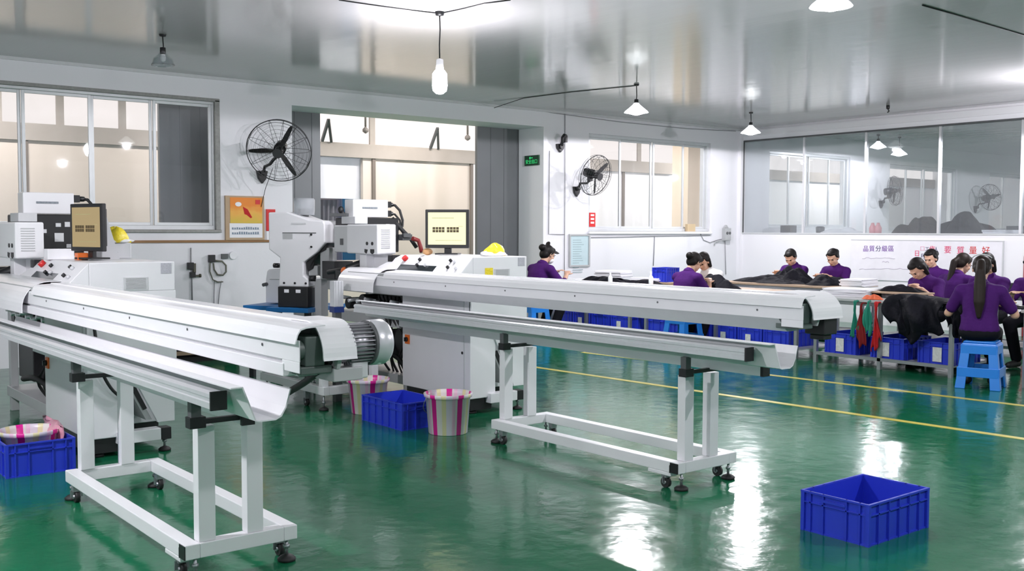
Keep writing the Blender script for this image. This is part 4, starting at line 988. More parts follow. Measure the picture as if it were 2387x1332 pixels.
# ------------------------------------------------------------------ people
def remeshed(mb_, name, m, parent, voxel, smooth=3):
    bm = mb_.bm; bmesh.ops.recalc_face_normals(bm, faces=bm.faces)
    me = bpy.data.meshes.new(name); bm.to_mesh(me); bm.free()
    tmp = bpy.data.objects.new(name+'_raw', me); C.objects.link(tmp)
    r = tmp.modifiers.new('r', 'REMESH'); r.mode = 'VOXEL'; r.voxel_size = voxel; r.use_smooth_shade = True
    s = tmp.modifiers.new('s', 'SMOOTH'); s.iterations = smooth; s.factor = .5
    dg = bpy.context.evaluated_depsgraph_get(); out = bpy.data.meshes.new_from_object(tmp.evaluated_get(dg))
    bpy.data.objects.remove(tmp); out.name = name; out.materials.clear(); out.materials.append(m)
    o = bpy.data.objects.new(name, out); C.objects.link(o); o.parent = parent; return o
def hand(mb_, W, d, up_, side, curl=.5):
    """palm, four unequal bent fingers and a thumb; d forward, up_ back of the hand, side +1 left hand"""
    d = d.normalized(); s_ = d.cross(up_).normalized()*(-side); n = s_.cross(d); n = n if n.dot(up_) > 0 else -n
    mb_.ell(W+d*.045, (.05, .040, .016), (d, s_, n))
    for k, (off, ln) in enumerate(((-.030, .060), (-.010, .075), (.011, .080), (.031, .072))):
        b = W+d*.082+s_*off; c1 = (d*math.cos(curl*.6)-n*math.sin(curl*.6)); c2 = (d*math.cos(curl*1.5)-n*math.sin(curl*1.5))
        m1 = b+c1*ln*.55; mb_.cone(b-d*.012, m1, .0098, .009, 8); mb_.cone(m1, m1+c2*ln*.5, .009, .0075, 8)
    b = W+d*.025+s_*.034; td = (d*.72+s_*.55-n*.35).normalized(); m1 = b+td*.038
    mb_.cone(b-td*.01, m1, .013, .0105, 8); mb_.cone(m1, m1+(td*.8+d*.4-s_*.15).normalized()*.032, .0105, .0085, 8)
def person(label, x, y, face, seat=.46, lean=22., pitch=35., hyaw=0., hl=(.40, .14, .80), hr=(.40, -.14, .80), shirt=PURPLE, hair='short', hmat=HAIR, sleeve=.62, extras=(), ts=.88, group='workers at the tables'):
    t = thing('person', label, 'person', (x, y, 0), face, group)
    L, Pt = math.radians(lean), math.radians(pitch)
    D = lambda a: Vector((math.sin(a), 0, math.cos(a)))
    p0 = Vector((0, 0, seat+.095)); p1 = p0+D(L*.5)*.17*ts; p2 = p1+D(L)*.17*ts; p3 = p2+D(L*1.15)*.155*ts; p4 = p3+D(L*1.4)*.07
    hy = math.radians(hyaw)
    f = Vector((math.cos(Pt)*math.cos(hy), math.cos(Pt)*math.sin(hy), -math.sin(Pt))); l_ = Vector((-math.sin(hy), math.cos(hy), 0)); u_ = f.cross(l_)
    hc = p4+u_*.10+f*.018
    def spine(mb_, grow, lo=0., hi=1.):
        ks = [(p0, .125, .172), (p1, .108, .142), (p2, .118, .158), (p3-D(L)*.055, .098, .168)]
        N = 14
        for i in range(N+1):
            a = lo+(hi-lo)*i/N; q = a*3; k = min(int(q), 2); w_ = q-k
            c = ks[k][0].lerp(ks[k+1][0], w_); rx = ks[k][1]*(1-w_)+ks[k+1][1]*w_; ry = ks[k][2]*(1-w_)+ks[k+1][2]*w_
            mb_.ell(c, (rx+grow, ry+grow, .075+grow), n=18, m=8)
    SH = {}; mb_ = MB()
    spine(mb_, -.004)
    mb_.cone(p3-D(L)*.06, p4+u_*.02, .062, .050)
    joints = {}
    for sd, H in ((1, hl), (-1, hr)):
        Sx = p3-D(L)*.065+Vector((0, .168*sd, 0)); H = Vector(H); dist = H-Sx; a, b = .275, .245; dl = min(dist.length, a+b-.004)
        H = Sx+dist.normalized()*dl; k = (a*a-b*b+dl*dl)/(2*dl); hgt = math.sqrt(max(a*a-k*k, 0))
        pole = Vector((-.25, .55*sd, -1)); ax = dist.normalized(); pole = (pole-ax*pole.dot(ax)).normalized()
        E_ = Sx+ax*k+pole*hgt
        joints[sd] = (Sx, E_, H)
        mb_.cone(Sx-Vector((0, .06*sd, 0)), Sx, .062, .058); mb_.cone(Sx, E_, .050, .038); mb_.cone(E_, H, .041, .027)
        fd = (H-E_).normalized(); hand(mb_, H, (fd+Vector((0, -.15*sd, -.1))).normalized(), Vector((0, 0, 1)), sd, .55)
        hp, kn, an = Vector((.02, .092*sd, seat+.08)), Vector((.40, .12*sd, seat+.045)), Vector((.24, .11*sd, .085))
        mb_.cone(hp, kn, .085, .060); mb_.cone(kn, an, .058, .040); mb_.cone(an, an+Vector((-.02, 0, -.03)), .042, .038); mb_.cone(an+Vector((0, 0, -.045)), an+Vector((.15, .01*sd, -.058)), .040, .027)
        joints[sd] += (hp, kn, an)
    # head: cranium, face, jaw, nose, lips, brow, ears
    B = (f, l_, u_); P_ = lambda a, b, c: hc+f*a+l_*b+u_*c
    mb_.ell(P_(-.012, 0, .028), (.096, .077, .090), B, 18, 12); mb_.ell(P_(.022, 0, -.035), (.070, .060, .080), B, 18, 12); mb_.ell(P_(.048, 0, -.085), (.036, .036, .028), B)
    mb_.cone(P_(.085, 0, .005), P_(.104, 0, -.028), .010, .013, 8); mb_.ell(P_(.086, 0, .022), (.012, .045, .010), B); mb_.ell(P_(.087, 0, -.058), (.010, .024, .009), B)
    for sd in (1, -1): mb_.ell(P_(-.005, .078*sd, -.008), (.020, .010, .032), B); mb_.ell(P_(.062, .038*sd, -.028), (.022, .022, .022), B)
    remeshed(mb_, 'body', SKIN, t, .0075, 2)
    # eyes, brows and lips
    m_ = MB()
    for sd in (1, -1): m_.ell(P_(.081, .031*sd, .001), (.008, .013, .006), B, 10, 6)
    m_.build('eyes', mat('dark_eyes', (.02, .014, .012), .2, var=0) if 'dark_eyes' not in bpy.data.materials else bpy.data.materials['dark_eyes'], t)
    m_ = MB()
    for sd in (1, -1): m_.ell(P_(.088, .032*sd, .021), (.006, .019, .004), B, 10, 6)
    m_.build('eyebrows', HAIR, t)
    MB().ell(P_(.094, 0, -.058), (.006, .020, .006), B, 10, 6).build('lips', bpy.data.materials.get('lip_tone') or mat('lip_tone', (.42, .14, .12), .45, var=0), t)
    # shirt with collar and sleeves
    m_ = MB(); spine(m_, .014, .02, 1.)
    for sd in (1, -1):
        Sx, E_, H = joints[sd][:3]
        m_.cone(Sx-Vector((0, .07*sd, 0)), Sx, .078, .073); m_.cone(Sx, Sx.lerp(E_, min(sleeve, 1)), .068, .060)
        if sleeve > 1: m_.cone(E_, E_.lerp(H, sleeve-1), .056, .046)
    m_.cone(p3-D(L)*.05, p3+D(L*1.2)*.012, .088, .070)
    rnd = random.Random(int(x*100+y*37))
    for k in range(7):   # soft creases
        a = rnd.uniform(-2.6, 2.6); zz = rnd.uniform(.1, .8); c = p0.lerp(p3, zz); e = Vector((math.cos(a)*.115, math.sin(a)*.150, 0))
        m_.cone(c+e, c+e*1.02+Vector((0, .02, .10)), .014, .006, 8)
    remeshed(m_, 'shirt', shirt, t, .011, 4)
    MB().lathe([(.072, -.012), (.078, .0), (.070, .028), (.064, .026), (.066, 0), (.062, -.012)], p3+D(L)*.008, 22, R=Matrix.Rotation(L*1.2, 3, 'Y')).build('collar', shirt, t)
    m_ = MB()
    m_.ell(p0+Vector((0, 0, -.02)), (.140, .184, .088)); 
    for sd in (1, -1):
        hp, kn, an = joints[sd][3:]; m_.cone(hp, kn, .098, .072); m_.cone(kn, an+Vector((0, 0, .02)), .070, .058)
    remeshed(m_, 'trousers', TROUS, t, .012, 3)
    for sd in (1, -1):
        m_ = MB(); an = joints[sd][5]; m_.cone(an+Vector((-.03, 0, -.04)), an+Vector((.16, .01*sd, -.05)), .045, .034)
        remeshed(m_, 'shoe', BLKRUB, t, .010, 2)
    # hair
    m_ = MB(); m_.ell(P_(-.030, 0, .036), (.094, .086, .092), B, 20, 12); m_.ell(P_(-.055, 0, -.015), (.062, .076, .075), B, 18, 10); m_.ell(P_(.028, 0, .082), (.056, .062, .036), B)
    for sd in (1, -1): m_.cone(P_(.02, .072*sd, .05), P_(-.01, .078*sd, -.01), .018, .012, 8)
    if hair in ('bun', 'clip'):
        m_.ell(P_(-.125, 0, .02 if hair == 'bun' else .05), (.050, .052, .048), B)
        if hair == 'clip': m_.ell(P_(-.06, 0, .135), (.020, .04, .035), B)
    if hair == 'ponytail':
        pts = [P_(-.10, 0, .03), P_(-.16, 0, -.01), P_(-.175, 0, -.10)]; back = p2-D(L)*.02+Vector((-.150, 0, 0)); lowp = p1+Vector((-.145, 0, -.01))
        pts += [p3+Vector((-.14, .0, .0)), back, lowp]
        rr = [.036, .04, .045, .055, .052, .022]
        for i in range(len(pts)-1): m_.cone(pts[i], pts[i+1], rr[i], rr[i+1])
    if hair == 'tied':
        m_.cone(P_(-.10, 0, .02), P_(-.14, 0, -.05), .035, .04); m_.cone(P_(-.14, 0, -.05), p3+Vector((-.12, .03, -.06)), .042, .03)
    if hair == 'bob':
        for sd in (1, -1): m_.cone(P_(-.03, .07*sd, .02), P_(-.02, .072*sd, -.09), .032, .026)
        m_.ell(P_(-.07, 0, -.06), (.05, .07, .06), B)
    remeshed(m_, 'hair', hmat, t, .008, 2)
    if 'band' in extras: MB().tube([P_(-.09*math.cos(a)-.035, .092*math.sin(a), .05+.085*math.cos(a*.6)*.6) for a in [(-1.2+2.4*i/10) for i in range(11)]], .006).build('hair_band', LGREY, t)
    if 'mask' in extras: MB().ell(P_(.062, 0, -.062), (.048, .060, .052), B, 18, 10).build('face_mask', WSHIRT, t)
    if 'visor' in extras: MB().prism([(.06, -.07), (.13, -.055), (.15, 0), (.13, .055), (.06, .07)], 'z', 0, .006).build('cap_visor', BLACK, t).matrix_local = Matrix.Translation(P_(0, 0, .07)) @ Matrix((( f.x, l_.x, u_.x, 0), (f.y, l_.y, u_.y, 0), (f.z, l_.z, u_.z, 0), (0, 0, 0, 1)))
    if 'cuff' in extras:
        m_ = MB()
        for sd in (1, -1):
            Sx, E_, H = joints[sd][:3]; m_.cyl(E_.lerp(H, .35), E_.lerp(H, .92), .050, .040, 16)
        m_.build('sleeve_guards', bpy.data.materials.get('ochre_cuff') or mat('ochre_cuff', (.72, .42, .08), .7), t)
    return t
p1 = person('woman in purple with clipped-up hair sitting alone by the doorway, facing right', 9.45, wy(1246, 9.45, 700), 0, lean=20, pitch=25, hl=(.42, .12, .84), hr=(.42, -.14, .83), hair='clip', extras=('mask', 'visor'), sleeve=1.45)
p1.scale = (1.12, 1.12, 1.04)
person('woman in purple with a low bun facing right behind the far beam', 9.80, wy(1588, 9.8, 700), 0, lean=21, pitch=35, hl=(.42, .06, .84), hr=(.42, -.10, .84), hair='bun', sleeve=1.3)
person('worker in a white shirt and ochre sleeve guards bending toward the bun-haired woman', 11.36, wy(1668, 11.36, 690), PI, lean=27, pitch=35, hyaw=10, hl=(.42, .10, .84), hr=(.42, -.1, .84), shirt=WSHIRT, hair='bob', extras=('visor', 'cuff'), sleeve=1.3)
person('short-haired worker in purple facing the room, left of the two at the wood-topped table', 13.32, wy(1858, 13.3, 690), PI, lean=18, pitch=38, hyaw=12, hl=(.42, .12, .84), hr=(.42, -.1, .86), hair='short', sleeve=1.25)
person('worker in purple with hair pulled back, right of the two at the wood-topped table', 13.32, wy(1954, 13.3, 690), PI, lean=16, pitch=30, hyaw=10, hl=(.40, .12, .84), hr=(.42, -.1, .84), hair='bun', sleeve=.8)
person('woman in purple with a dark bob leaning over the crate table, looking down', 11.35, wy(2176, 11.35, 690), PI-.15, lean=24, pitch=48, hyaw=-8, hl=(.44, .18, .85), hr=(.40, .02, .85), hair='bob', sleeve=.75)
person('woman in purple partly hidden behind the bob-haired woman, facing left', 13.5, wy(2182, 13.5, 690), PI, lean=14, pitch=20, hl=(.4, .1, .82), hr=(.4, -.1, .82), hair='bun')
person('woman in purple with brown tied hair turned away to the right of the bob-haired woman', 11.95, wy(2216, 11.95, 690), -.1, lean=20, pitch=28, hyaw=-12, hl=(.4, .1, .82), hr=(.4, -.12, .82), hair='tied', hmat=DHAIR)
person('long-haired woman in a purple shirt seen from behind on a blue stool', 9.70, 4.88, .40, lean=8, pitch=25, hl=(.36, .24, .80), hr=(.36, -.26, .80), hair='ponytail', hmat=DHAIR, extras=('band',), sleeve=.72)
person('person in purple mostly hidden behind the long-haired woman', 11.7, wy(2312, 11.7, 690), PI, lean=12, pitch=25, hl=(.4, .1, .82), hr=(.4, -.1, .82), hair='bob')
person('person in purple just showing at the right edge', 11.7, wy(2420, 11.7, 690), PI, lean=12, pitch=25, hl=(.4, .1, .82), hr=(.4, -.1, .82), hair='short')

# ------------------------------------------------------------------ things on the walls
FAN1 = 2.097
def wall_fan(label, mount, hub, axis, R_, spin, ydrop=.0):
    """mount: point on the wall; hub: centre of blades; axis: direction the fan blows"""
    t = thing('wall_fan', label, 'fan', mount); m0 = Vector(mount); h = Vector(hub)-m0; a = Vector(axis).normalized()
    B = MB.frame(a); X_, Y_ = B[0], B[1]
    MB().prism([(-.075, .05), (.075, .05), (.05, -.05), (0, -.11), (-.05, -.05)], 'y', -.04, 0.0).cyl((0, -.03, .02), (0, -.09, .03), .035).build('wall_bracket', BLACK, t, .006)
    mb_c = h-a*.12
    MB().tube([(0, -.07, .03), (.0, -.10, .10), (h.x*.15, h.y*.45-.06, h.z*.45), (h.x*.55, h.y*.62-.04, h.z*.62), (mb_c.x, mb_c.y, mb_c.z-.07)], .018, 10).build('arm', BLACK, t)
    MB().cyl(mb_c-a*.09, mb_c+a*.06, .068, .075, 20).cyl(mb_c+a*.06, h+a*.02, .03).box(mb_c.x-.03, mb_c.x+.03, mb_c.y-.03, mb_c.y+.03, mb_c.z-.12, mb_c.z).build('motor_housing', BLACK, t, .0)
    cg = MB()
    def ring(r, o_, w): cg.tube([h+a*o_+X_*(r*math.cos(2*PI*k/48))+Y_*(r*math.sin(2*PI*k/48)) for k in range(49)], w, 5)
    ring(R_, .0, .0065); ring(R_*.98, -.05, .003); ring(R_*.96, .05, .003)
    for k in range(1, 8):
        q = k/8; ring(R_*q, .10*math.sqrt(max(0, 1-q*q*.9)), .0011); ring(R_*q, -.10*math.sqrt(max(0, 1-q*q*.9)), .0011)
    for k in range(14):
        an = 2*PI*k/14; d = X_*math.cos(an)+Y_*math.sin(an)
        for sg in (1, -1): cg.tube([h+a*(sg*.10)+d*.06, h+a*(sg*.085)+d*R_*.6, h+a*(sg*.05)+d*R_*.9, h+d*R_], .0026, 5)
    cg.cyl(h+a*.098, h+a*.106, .06, .06, 20)
    cg.build('cage', mat('dark_wire', (.07, .07, .075), .5, .4) if 'dark_wire' not in bpy.data.materials else bpy.data.materials['dark_wire'], t)
    for k in range(3):
        an = spin+2*PI*k/3; d = X_*math.cos(an)+Y_*math.sin(an); n_ = X_*-math.sin(an)+Y_*math.cos(an); rs = []
        for r, w in ((.05, .045), (.12, .062), (R_*.55, .062), (R_*.8, .050), (R_*.93, .026)):
            tw = .5-.25*r/R_; e = n_*math.cos(tw)+a*math.sin(tw); nn = d.cross(e)*.004
            c = h+d*r; rs.append([c-e*w/2-nn, c+e*w/2-nn, c+e*w/2+nn, c-e*w/2+nn])
        MB().rings(rs, smooth=False).build('blade', BLACK, t)
    MB().cyl(h-a*.03, h+a*.035, .055, .045, 20).build('hub', BLACK, t)
    return t
mt = at(609, 412, 'y', YW)
hb = at(650, 352, 'y', YW-.42)
fan_one = wall_fan('black wall fan with three blades left of the doorway', (mt.x, YW-.001, mt.z+.02), (hb.x, hb.y, hb.z), (-.55, -.74, -.40), .39, FAN1)
cable('pull_cord', [(hb.x, YW-.25, hb.z-.2), (hb.x-.03, YW-.1, hb.z-.45), (hb.x-.06, YW-.02, 1.75)], .004, BLACK, '', parent=fan_one)
mt = at(1342, 446, 'y', YW); hb = at(1388, 409, 'y', YW-.42)
wall_fan('black wall fan turned to the right in front of the second window', (mt.x, YW-.001, mt.z+.02), (hb.x, hb.y, hb.z), (.06, -.95, -.28), .315, .3)
# fans in the glazed room
for i, (px, py, hx, hy, ax) in enumerate(((2052, 476, 2086, 445, (.75, -.6, .1)), (2272, 488, 2308, 460, (-.4, -.9, .1)))):
    mt = at(px, py, 'y', YW); hb = at(hx, hy, 'y', YW-.4)
    wall_fan(['black wall fan nearer of the two seen through the glass partition', 'black wall fan farther of the two seen through the glass partition'][i], (mt.x, YW-.001, mt.z+.02), (hb.x, hb.y, hb.z), ax, .30, .8*i)
# spare fan bracket
mt = at(1303, 336, 'y', YW); t = thing('fan_bracket', 'black curved fan bracket without a fan, right of the doorway', 'bracket', (mt.x, YW, mt.z))
MB().prism([(-.075, .0), (.075, .0), (.065, -.07), (0, -.135), (-.065, -.07)], 'y', -.05, -.001).build('plate', BLACK, t, .008)
MB().tube([(0, -.05, -.03), (-.02, -.10, .02), (-.03, -.12, .09), (.0, -.12, .125), (.05, -.10, .12)], .028, 10).box(.02, .06, -.13, -.06, .02, .12).cyl((0, -.05, -.04), (0, -.08, -.04), .04).build('arm', BLACK, t)
# exit sign
a, b = at(1225, 364, 'x', D1[1]), at(1258, 385, 'x', D1[1]); t = thing('exit_sign', 'small green exit sign on the reveal right of the doorway', 'sign', (D1[1], (a.y+b.y)/2, (a.z+b.z)/2))
hw, hh = abs(a.y-b.y)/2, abs(a.z-b.z)/2
MB().box(-.022, -.0005, -hw, hw, -hh, hh).build('sign_box', mat('exit_sign_green', (.005, .05, .02), .3), t, .003)
GLOW = emit_mat('green_glow', (.05, .75, .22), .8)
RX = Matrix.Rotation(-PI/2, 4, 'Z') @ Matrix.Rotation(PI/2, 4, 'X')
text_mesh('安全出口', hw*.42, 'sign_text', GLOW, t, Matrix.Translation((-.0235, 0, -hh*.3)) @ RX, .001)
MB().bar((-.0235, .05, hh*.5), (-.0235, -.03, hh*.5), .006, .012).bar((-.0235, .05, hh*.5), (-.0235, .025, hh*.5+.015), .006, .01).bar((-.0235, .05, hh*.5), (-.0235, .025, hh*.5-.015), .006, .01).build('sign_arrow', GLOW, t)
# calendar in a wooden frame
a, b = at(525, 456, 'y', YW-.03), at(617, 560, 'y', YW-.03); w, h = b.x-a.x, a.z-b.z
t = thing('framed_calendar', 'wood framed picture calendar hung left of the doorway above the brown rail', 'calendar', (a.x, YW, b.z))
MB().box(0, w, -.03, -.001, 0, h).build('frame', mat('pale_frame_wood', (.45, .32, .20), .5), t, .004)
def art_mat():
    m = bpy.data.materials.new('calendar_picture'); m.use_nodes = True; n, l = m.node_tree.nodes, m.node_tree.links; p = n['Principled BSDF']
    tc = n.new('ShaderNodeTexCoord'); sp = n.new('ShaderNodeSeparateXYZ'); l.new(tc.outputs['Generated'], sp.inputs[0])
    nz = n.new('ShaderNodeTexNoise'); nz.inputs['Scale'].default_value = 3.5; l.new(tc.outputs['Generated'], nz.inputs['Vector'])
    ad = n.new('ShaderNodeMath'); ad.operation = 'MULTIPLY_ADD'; ad.inputs[1].default_value = .5; l.new(nz.outputs['Fac'], ad.inputs[0]); l.new(sp.outputs['Z'], ad.inputs[2])
    cr = n.new('ShaderNodeValToRGB'); e = cr.color_ramp.elements; e[0].position = .35; e[0].color = (.68, .48, .06, 1); e[1].position = 1.1 if False else .98; e[1].color = (.80, .24, .02, 1); q = e.new(.62); q.color = (.82, .42, .07, 1)
    l.new(ad.outputs[0], cr.inputs[0]); l.new(cr.outputs[0], p.inputs['Base Color']); return m
MB().box(.06, w-.03, -.033, -.03, h*.385, h-.02).build('picture', art_mat(), t)
MB().box(.05, w-.03, -.033, -.03, .03, h*.38).build('calendar_sheet', PAPER, t)
m_ = MB(); px0, pz0 = w*.5, h*.70
m_.prism([(px0-.03, pz0+.03), (px0+.03, pz0), (px0+.09, pz0-.10), (px0+.07, pz0-.11), (px0+.02, pz0-.07), (px0-.01, pz0-.06)], 'y', -.036, -.033); m_.build('red_shape', REDC, t)
MB().prism([(px0-.09+.035*math.cos(k*.524)*1.2, pz0+.06+.028*math.sin(k*.524)) for k in range(12)], 'y', -.036, -.033).build('white_shape', PAPER, t)
MB().box(w-.12, w-.06, -.036, -.033, h-.10, h-.045).build('red_seal', RED, t)
INK = mat('printed_ink', (.20, .26, .34), .6); rnd = random.Random(4)
for zr in (.245, .135):
    m_ = MB(); m_.box(.08, .44, -.0342, -.033, h*zr-.003, h*zr)
    for k in range(12): m_.box(.08+.03*k, .10+.03*k, -.0345, -.033, h*zr-.001, h*zr+.02+.012*rnd.random())
    m_.build('printed_row', INK, t)
a, b = at(619, 488, 'y', YW-.02), at(640, 560, 'y', YW-.02)
t = thing('red_notice', 'red hanging card right of the framed calendar', 'notice', (a.x+.012, YW, b.z)); MB().box(0, .12, -.02, -.001, (a.z-b.z)*.3, a.z-b.z).build('red_card', RED, t); MB().box(0, .12, -.018, -.001, 0, (a.z-b.z)*.29).build('white_foot', PAPER, t)
# notice board
a, b = at(1328, 546, 'y', YW-.03), at(1376, 622, 'y', YW-.03); w, h = b.x-a.x, a.z-b.z
t = thing('notice_board', 'grey framed pale blue notice hung under the second window', 'notice', (a.x, YW, b.z))
MB().box(0, w, -.03, -.001, 0, .03).box(0, w, -.03, -.001, h-.03, h).box(0, .03, -.03, -.001, .03, h-.03).box(w-.03, w, -.03, -.001, .03, h-.03).build('frame', GREYP, t, .003)
MB().box(.03, w-.03, -.015, -.001, .03, h-.03).build('sheet', mat('pale_blue_sheet', (.52, .66, .70), .5), t)
m_ = MB(); rnd = random.Random(11)
for k in range(15): 
    z = h-.10-.036*k; m_.box(.08, .08+(w-.2)*rnd.uniform(.5, 1), -.0165, -.015, z, z+.010)
m_.build('printed_lines', mat('grey_print', (.33, .44, .47), .6), t)
# red poster in the window, box on the sill
a, b = at(1374, 496, 'y', YW+.05), at(1388, 529, 'y', YW+.05)
t = thing('red_poster', 'red and white poster at the lower left corner of the second window', 'poster', (a.x, YW+.052, b.z)); MB().box(0, b.x-a.x, 0, .004, 0, a.z-b.z).build('poster_sheet', RED, t); m_ = MB()
for k in range(4): m_.box(.03, b.x-a.x-.03, -.002, 0, .05+.06*k, .08+.06*k)
m_.build('poster_text', PAPER, t)
a = at(1610, 541, 'y', YW-.01); o = MB().box(-.10, .10, -.03, .03, 0, .13).build('sill_box', mat('kraft_card', (.62, .48, .30), .7), None, .004, (a.x, YW+.0, W2[2]+.001)); tag(o, 'small kraft card box on the sill of the second window', 'box')
# electrical box with wires
a = at(1689, 545, 'y', YW); t = thing('switch_box', 'grey electrical box with round dials near the far corner', 'switch box', (a.x, YW, a.z))
MB().box(-.075, .075, -.09, -.001, -.12, .10).prism([(-.06, .10), (.06, .10), (.0, .16)], 'y', -.05, -.001).build('case', GREYP, t, .008)
MB().cyl((-.035, -.09, .01), (-.035, -.10, .01), .025).cyl((.035, -.09, .01), (.035, -.10, .01), .025).build('dial', DGREY, t)
MB().tube([(-.05, -.06, -.12), (-.2, -.03, -.13), (-.28, -.02, -.15), (-.30, -.02, -.20)], .012).build('conduit', GREYP, t)
WIRE = mat('grey_wire', (.30, .30, .32), .5)
def wcable(label, pts, r=.006, m=WIRE, name='wall_cable'):
    P_ = []
    for px, py in pts: q = at(px, py, 'y', YW-.012); P_.append((q.x, YW-.012, q.z))
    return cable(name, P_, r, m, label)
wcable('thin wire down the wall right of the bracket', [(1317, 262), (1317, 330), (1317, 440), (1316, 600), (1316, 650)])
wcable('thin wire looped down from the bracket to mid wall', [(1281, 352), (1280, 440), (1279, 546), (1300, 547), (1315, 547)])
wcable('wire run under the sill of the second window', [(1378, 554), (1450, 553), (1525, 551), (1600, 550), (1655, 549)])
wcable('vertical wire below the middle of the second window', [(1526, 552), (1525, 580), (1523, 620)], .007)
wcable('wire down the wall below the switch box', [(1690, 560), (1691, 600), (1692, 640)], .007)
wcable('slack wire loop left of the switch box', [(1632, 543), (1640, 560), (1655, 566), (1672, 560), (1682, 558)])
wcable('wire strung along the wall under the ceiling right of the doorway', [(1152, 241), (1300, 265), (1450, 285), (1600, 300), (1715, 306)])
wcable('vertical wire behind the left machine up to the rail', [(445, 578), (445, 610), (447, 640), (448, 700)], .008)
wcable('wires below the round outlet on the left wall', [(500, 655), (499, 690), (499, 720)], .005)
wcable('second wire below the round outlet on the left wall', [(516, 655), (511, 685), (508, 720)], .005)
# outlets on the left wall
def outlet(label, px, py, blocks, m=BLACK):
    a = at(px, py, 'y', YW); t = thing('wall_outlet', label, 'outlet', (a.x, YW, a.z))
    m_ = MB()
    for (x0, x1, z0, z1) in blocks: m_.box(x0, x1, -.05, -.001, z0, z1)
    m_.build('outlet_block', m, t, .004); return t
t = outlet('pair of black plugs on the left wall behind the left machine', 445, 620, ((-.05, .02, -.04, .04), (-.02, .04, -.14, -.075)))
MB().bar((.03, -.03, .03), (.03, -.03, -.08), .03).bar((.04, -.03, -.12), (.09, -.03, -.12), .02).cyl((.09, -.03, -.12), (.11, -.03, -.12), .022).build('plug', mat('olive_plug', (.09, .085, .06), .5), t)
t = outlet('black plug with looped cable beside a round white cover on the left wall', 493, 604, ((-.045, .03, -.04, .05),))
MB().tube([(-.03, -.03, -.04), (-.035, -.03, -.15), (.0, -.03, -.25), (.06, -.03, -.28), (.13, -.03, -.28)], .008).tube([(.03, -.03, -.02), (.12, -.03, -.03), (.17, -.03, -.08), (.17, -.03, -.16), (.13, -.03, -.2), (.06, -.03, -.19), (.02, -.03, -.13), (.01, -.03, -.05)], .011).build('looped_cable', mat('olive_cable', (.14, .14, .11), .5), t)
MB().cyl((.27, -.001, .04), (.27, -.03, .04), .05, n=24).build('round_cover', PAPER, t, .004)
MB().box(.12, .20, -.03, -.001, .0, .06).build('switch_plate', DGREY, t)
# low dark bench against the wall between the machines
a = at(455, 832, 'z', 0.02)
t = thing('floor_rack', 'low dark rack with planks on the floor against the left wall between the machines', 'rack', (4.1, 11.3, 0))
MB().box(0, .9, 0, .5, 0, .06).box(0, .04, 0, .5, .06, .34).box(.86, .9, 0, .5, .06, .34).box(.04, .86, .46, .5, .06, .34).build('rack_body', BLACK, t)
MB().box(-.02, .7, -.04, .02, .09, .13).build('plank', WOODT, t); MB().box(.1, .7, .1, .4, .2, .26).build('folded_cloth', GREENC, t)
# whiteboard on the right wall
yl, yr = wy(1985, XW, 600), wy(2338, XW, 600)
t = thing('whiteboard', 'long whiteboard with coloured characters on the wall under the glass partition', 'whiteboard', (XW, yr, 0))
zt_, zb_ = 1.36, .72
MB().box(-.02, -.0005, 0, yl-yr, zb_, zt_).build('board', mat('board_white', (.86, .84, .90), .3), t, .003)
MB().box(-.026, -.002, -.015, 0, zb_, zt_).box(-.026, -.002, -.015, yl-yr, zt_, zt_+.012).build('board_edge', LGREY, t)
RZW = Matrix.Rotation(-PI/2, 4, 'Z') @ Matrix.Rotation(PI/2, 4, 'X')
VIO = mat('violet_marker', (.20, .06, .38), .6); ROSE = mat('rose_marker', (.75, .05, .16), .6); NAVY = mat('navy_marker', (.06, .05, .16), .6); PINK = mat('pink_marker', (.80, .40, .55), .6)
def glyph(ch, px, py, size, m):
    q = at(px, py, 'x', XW-.023)
    text_mesh(ch, size, 'board_character', m, t, Matrix.Translation((-.0225, q.y-yr, q.z)) @ RZW, .001)
for ch, px, m in zip('品質分級區', (2018, 2032.5, 2047, 2062, 2077), (VIO, VIO, NAVY, VIO, VIO)): glyph(ch, px, 581, .105, m)
for ch, px, py, m, s in (('日', 2137.5, 592, ROSE, .10), ('月', 2151, 598, NAVY, .085), ('口', 2150, 580.5, PINK, .085), ('工', 2161, 581.5, NAVY, .075), ('作', 2173, 581.5, ROSE, .10), ('人', 2182, 582.5, NAVY, .08), ('要', 2209, 583.5, ROSE, .12), ('質', 2239, 585, ROSE, .125), ('量', 2268, 585, RED, .125), ('好', 2298, 585.5, RED, .125)): glyph(ch, px, py, s, m)
def scrib(pts, m, nm):
    P_ = [];
    for px, py in pts: q = at(px, py, 'x', XW-.023); P_.append((-.0225, q.y-yr, q.z))
    MB().tube(P_, .004, 4).build(nm, m, t)
GM = mat('faint_marker', (.60, .55, .66), .6)
rnd = random.Random(2)
for (x0, x1, y0) in ((2010, 2086, 602), (2056, 2072, 611), (2225, 2305, 603), (2243, 2258, 613), (2003, 2120, 627)):
    scrib([(x0+(x1-x0)*k/16, y0+rnd.uniform(-1.6, 1.6)) for k in range(17)], GM, 'faint_writing')
# red panel at the right edge
a = at(2384, 640, 'x', XW); o = MB().box(-.03, -.0005, -.25, .06, .0, 1.16).build('red_cabinet', mat('dull_red_paint', (.38, .05, .06), .5), None, .006, (XW, a.y-.08, 0)); tag(o, 'red cabinet on the wall at the right edge under the glass', 'cabinet')
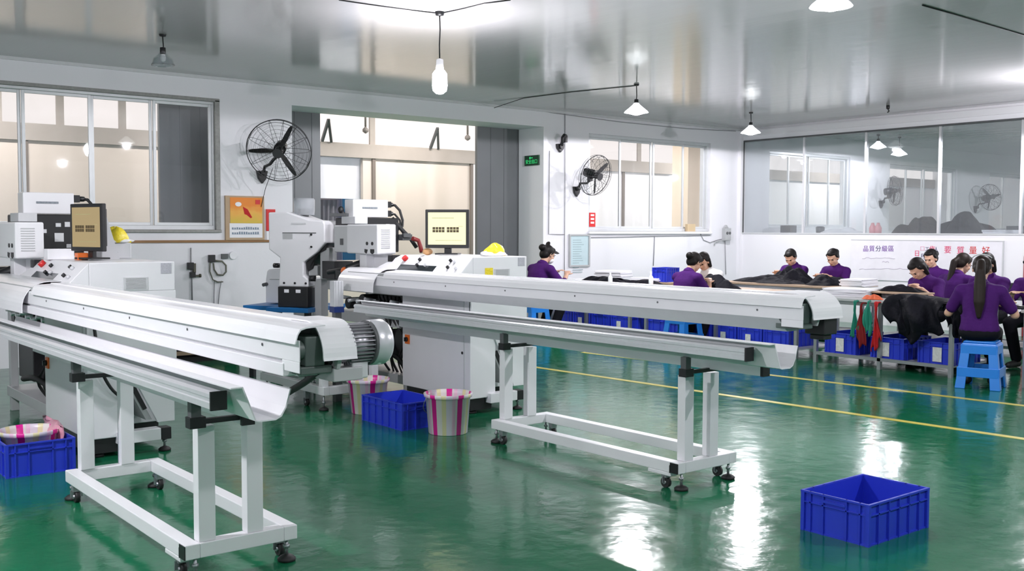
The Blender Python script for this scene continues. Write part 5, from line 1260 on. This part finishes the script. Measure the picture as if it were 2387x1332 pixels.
# things on the tables behind the glass
t = table('long table in the room behind the glass partition', 15.5, 16.5, 4.0, 11.9, TABLET, shelf=False, z=1.44, nleg=4, group=None)
ZG = 1.441
hump('dark_garment', 'big pile of dark garments behind the glass, left of the partition post', 'garment', (16.0, wy(2150, 16.0, 530), ZG), .3, .42, .34, 0, mat('black_fabric', (.012, .013, .018), .8, bump=.4, var=.4), 51, 6)
hump('dark_garment', 'big pile of dark garments behind the glass, right of the partition post', 'garment', (16.0, wy(2245, 16.0, 530), ZG), .3, .50, .36, .1, bpy.data.materials['black_fabric'], 53, 6)
hump('white_cloth', 'crumpled white cloth on the table behind the glass', 'cloth', (16.0, wy(1965, 16., 535), ZG), .25, .5, .13, 0, PAPER, 55, 6)
o = MB().box(-.1, .1, -.11, .11, 0, .17).build('dark_box', DGREY, None, .006, (16., wy(1838, 16., 530), ZG)); tag(o, 'dark grey box behind the glass near the far corner', 'box')
o = MB().lathe([(.002, 0), (.07, 0), (.08, .13), (.06, .15), (.002, .15)], n=18).build('dark_pot', DGREY, None, loc=(16., wy(1912, 16., 535), ZG)); tag(o, 'small dark pot behind the glass left of the white cloth', 'pot')
for i, px in enumerate((2034, 2047)):
    o = MB().lathe([(.002, 0), (.055, 0), (.06, .12), (.03, .18), (.025, .21), (.002, .21)], n=18).build('pink_bottle', mat('pink_plastic_%d' % i, (.85, .36, .38), .4), None, loc=(16., wy(px, 16., 535), ZG)); tag(o, ['pink bottle behind the glass, left of the pair', 'pink bottle behind the glass, right of the pair'][i], 'bottle')
papers('white paper pile behind the glass at the right end of the dark garments', 15.9, wy(2345, 15.9, 540), ZG, .3, .6, .09, 0, 5)
o = MB().box(-.1, .1, -.13, .13, 0, .15).build('dark_box', DGREY, None, .006, (15.9, wy(2372, 15.9, 540), ZG)); tag(o, 'dark box behind the glass at the right edge', 'box')

# ------------------------------------------------------------------ world and view
w = bpy.data.worlds.new('world'); S.world = w; w.use_nodes = True
w.node_tree.nodes['Background'].inputs[0].default_value = (.75, .80, .9, 1); w.node_tree.nodes['Background'].inputs[1].default_value = .3
S.view_settings.view_transform = 'Standard'; S.view_settings.look = 'None'; S.view_settings.gamma = 1; S.view_settings.use_curve_mapping = False
S.view_settings.exposure = 0.15
S.cycles.max_bounces = 8; S.cycles.diffuse_bounces = 4; S.cycles.glossy_bounces = 4; S.cycles.transparent_max_bounces = 16
S.cycles.caustics_reflective = False; S.cycles.caustics_refractive = False
S.cycles.use_denoising = True
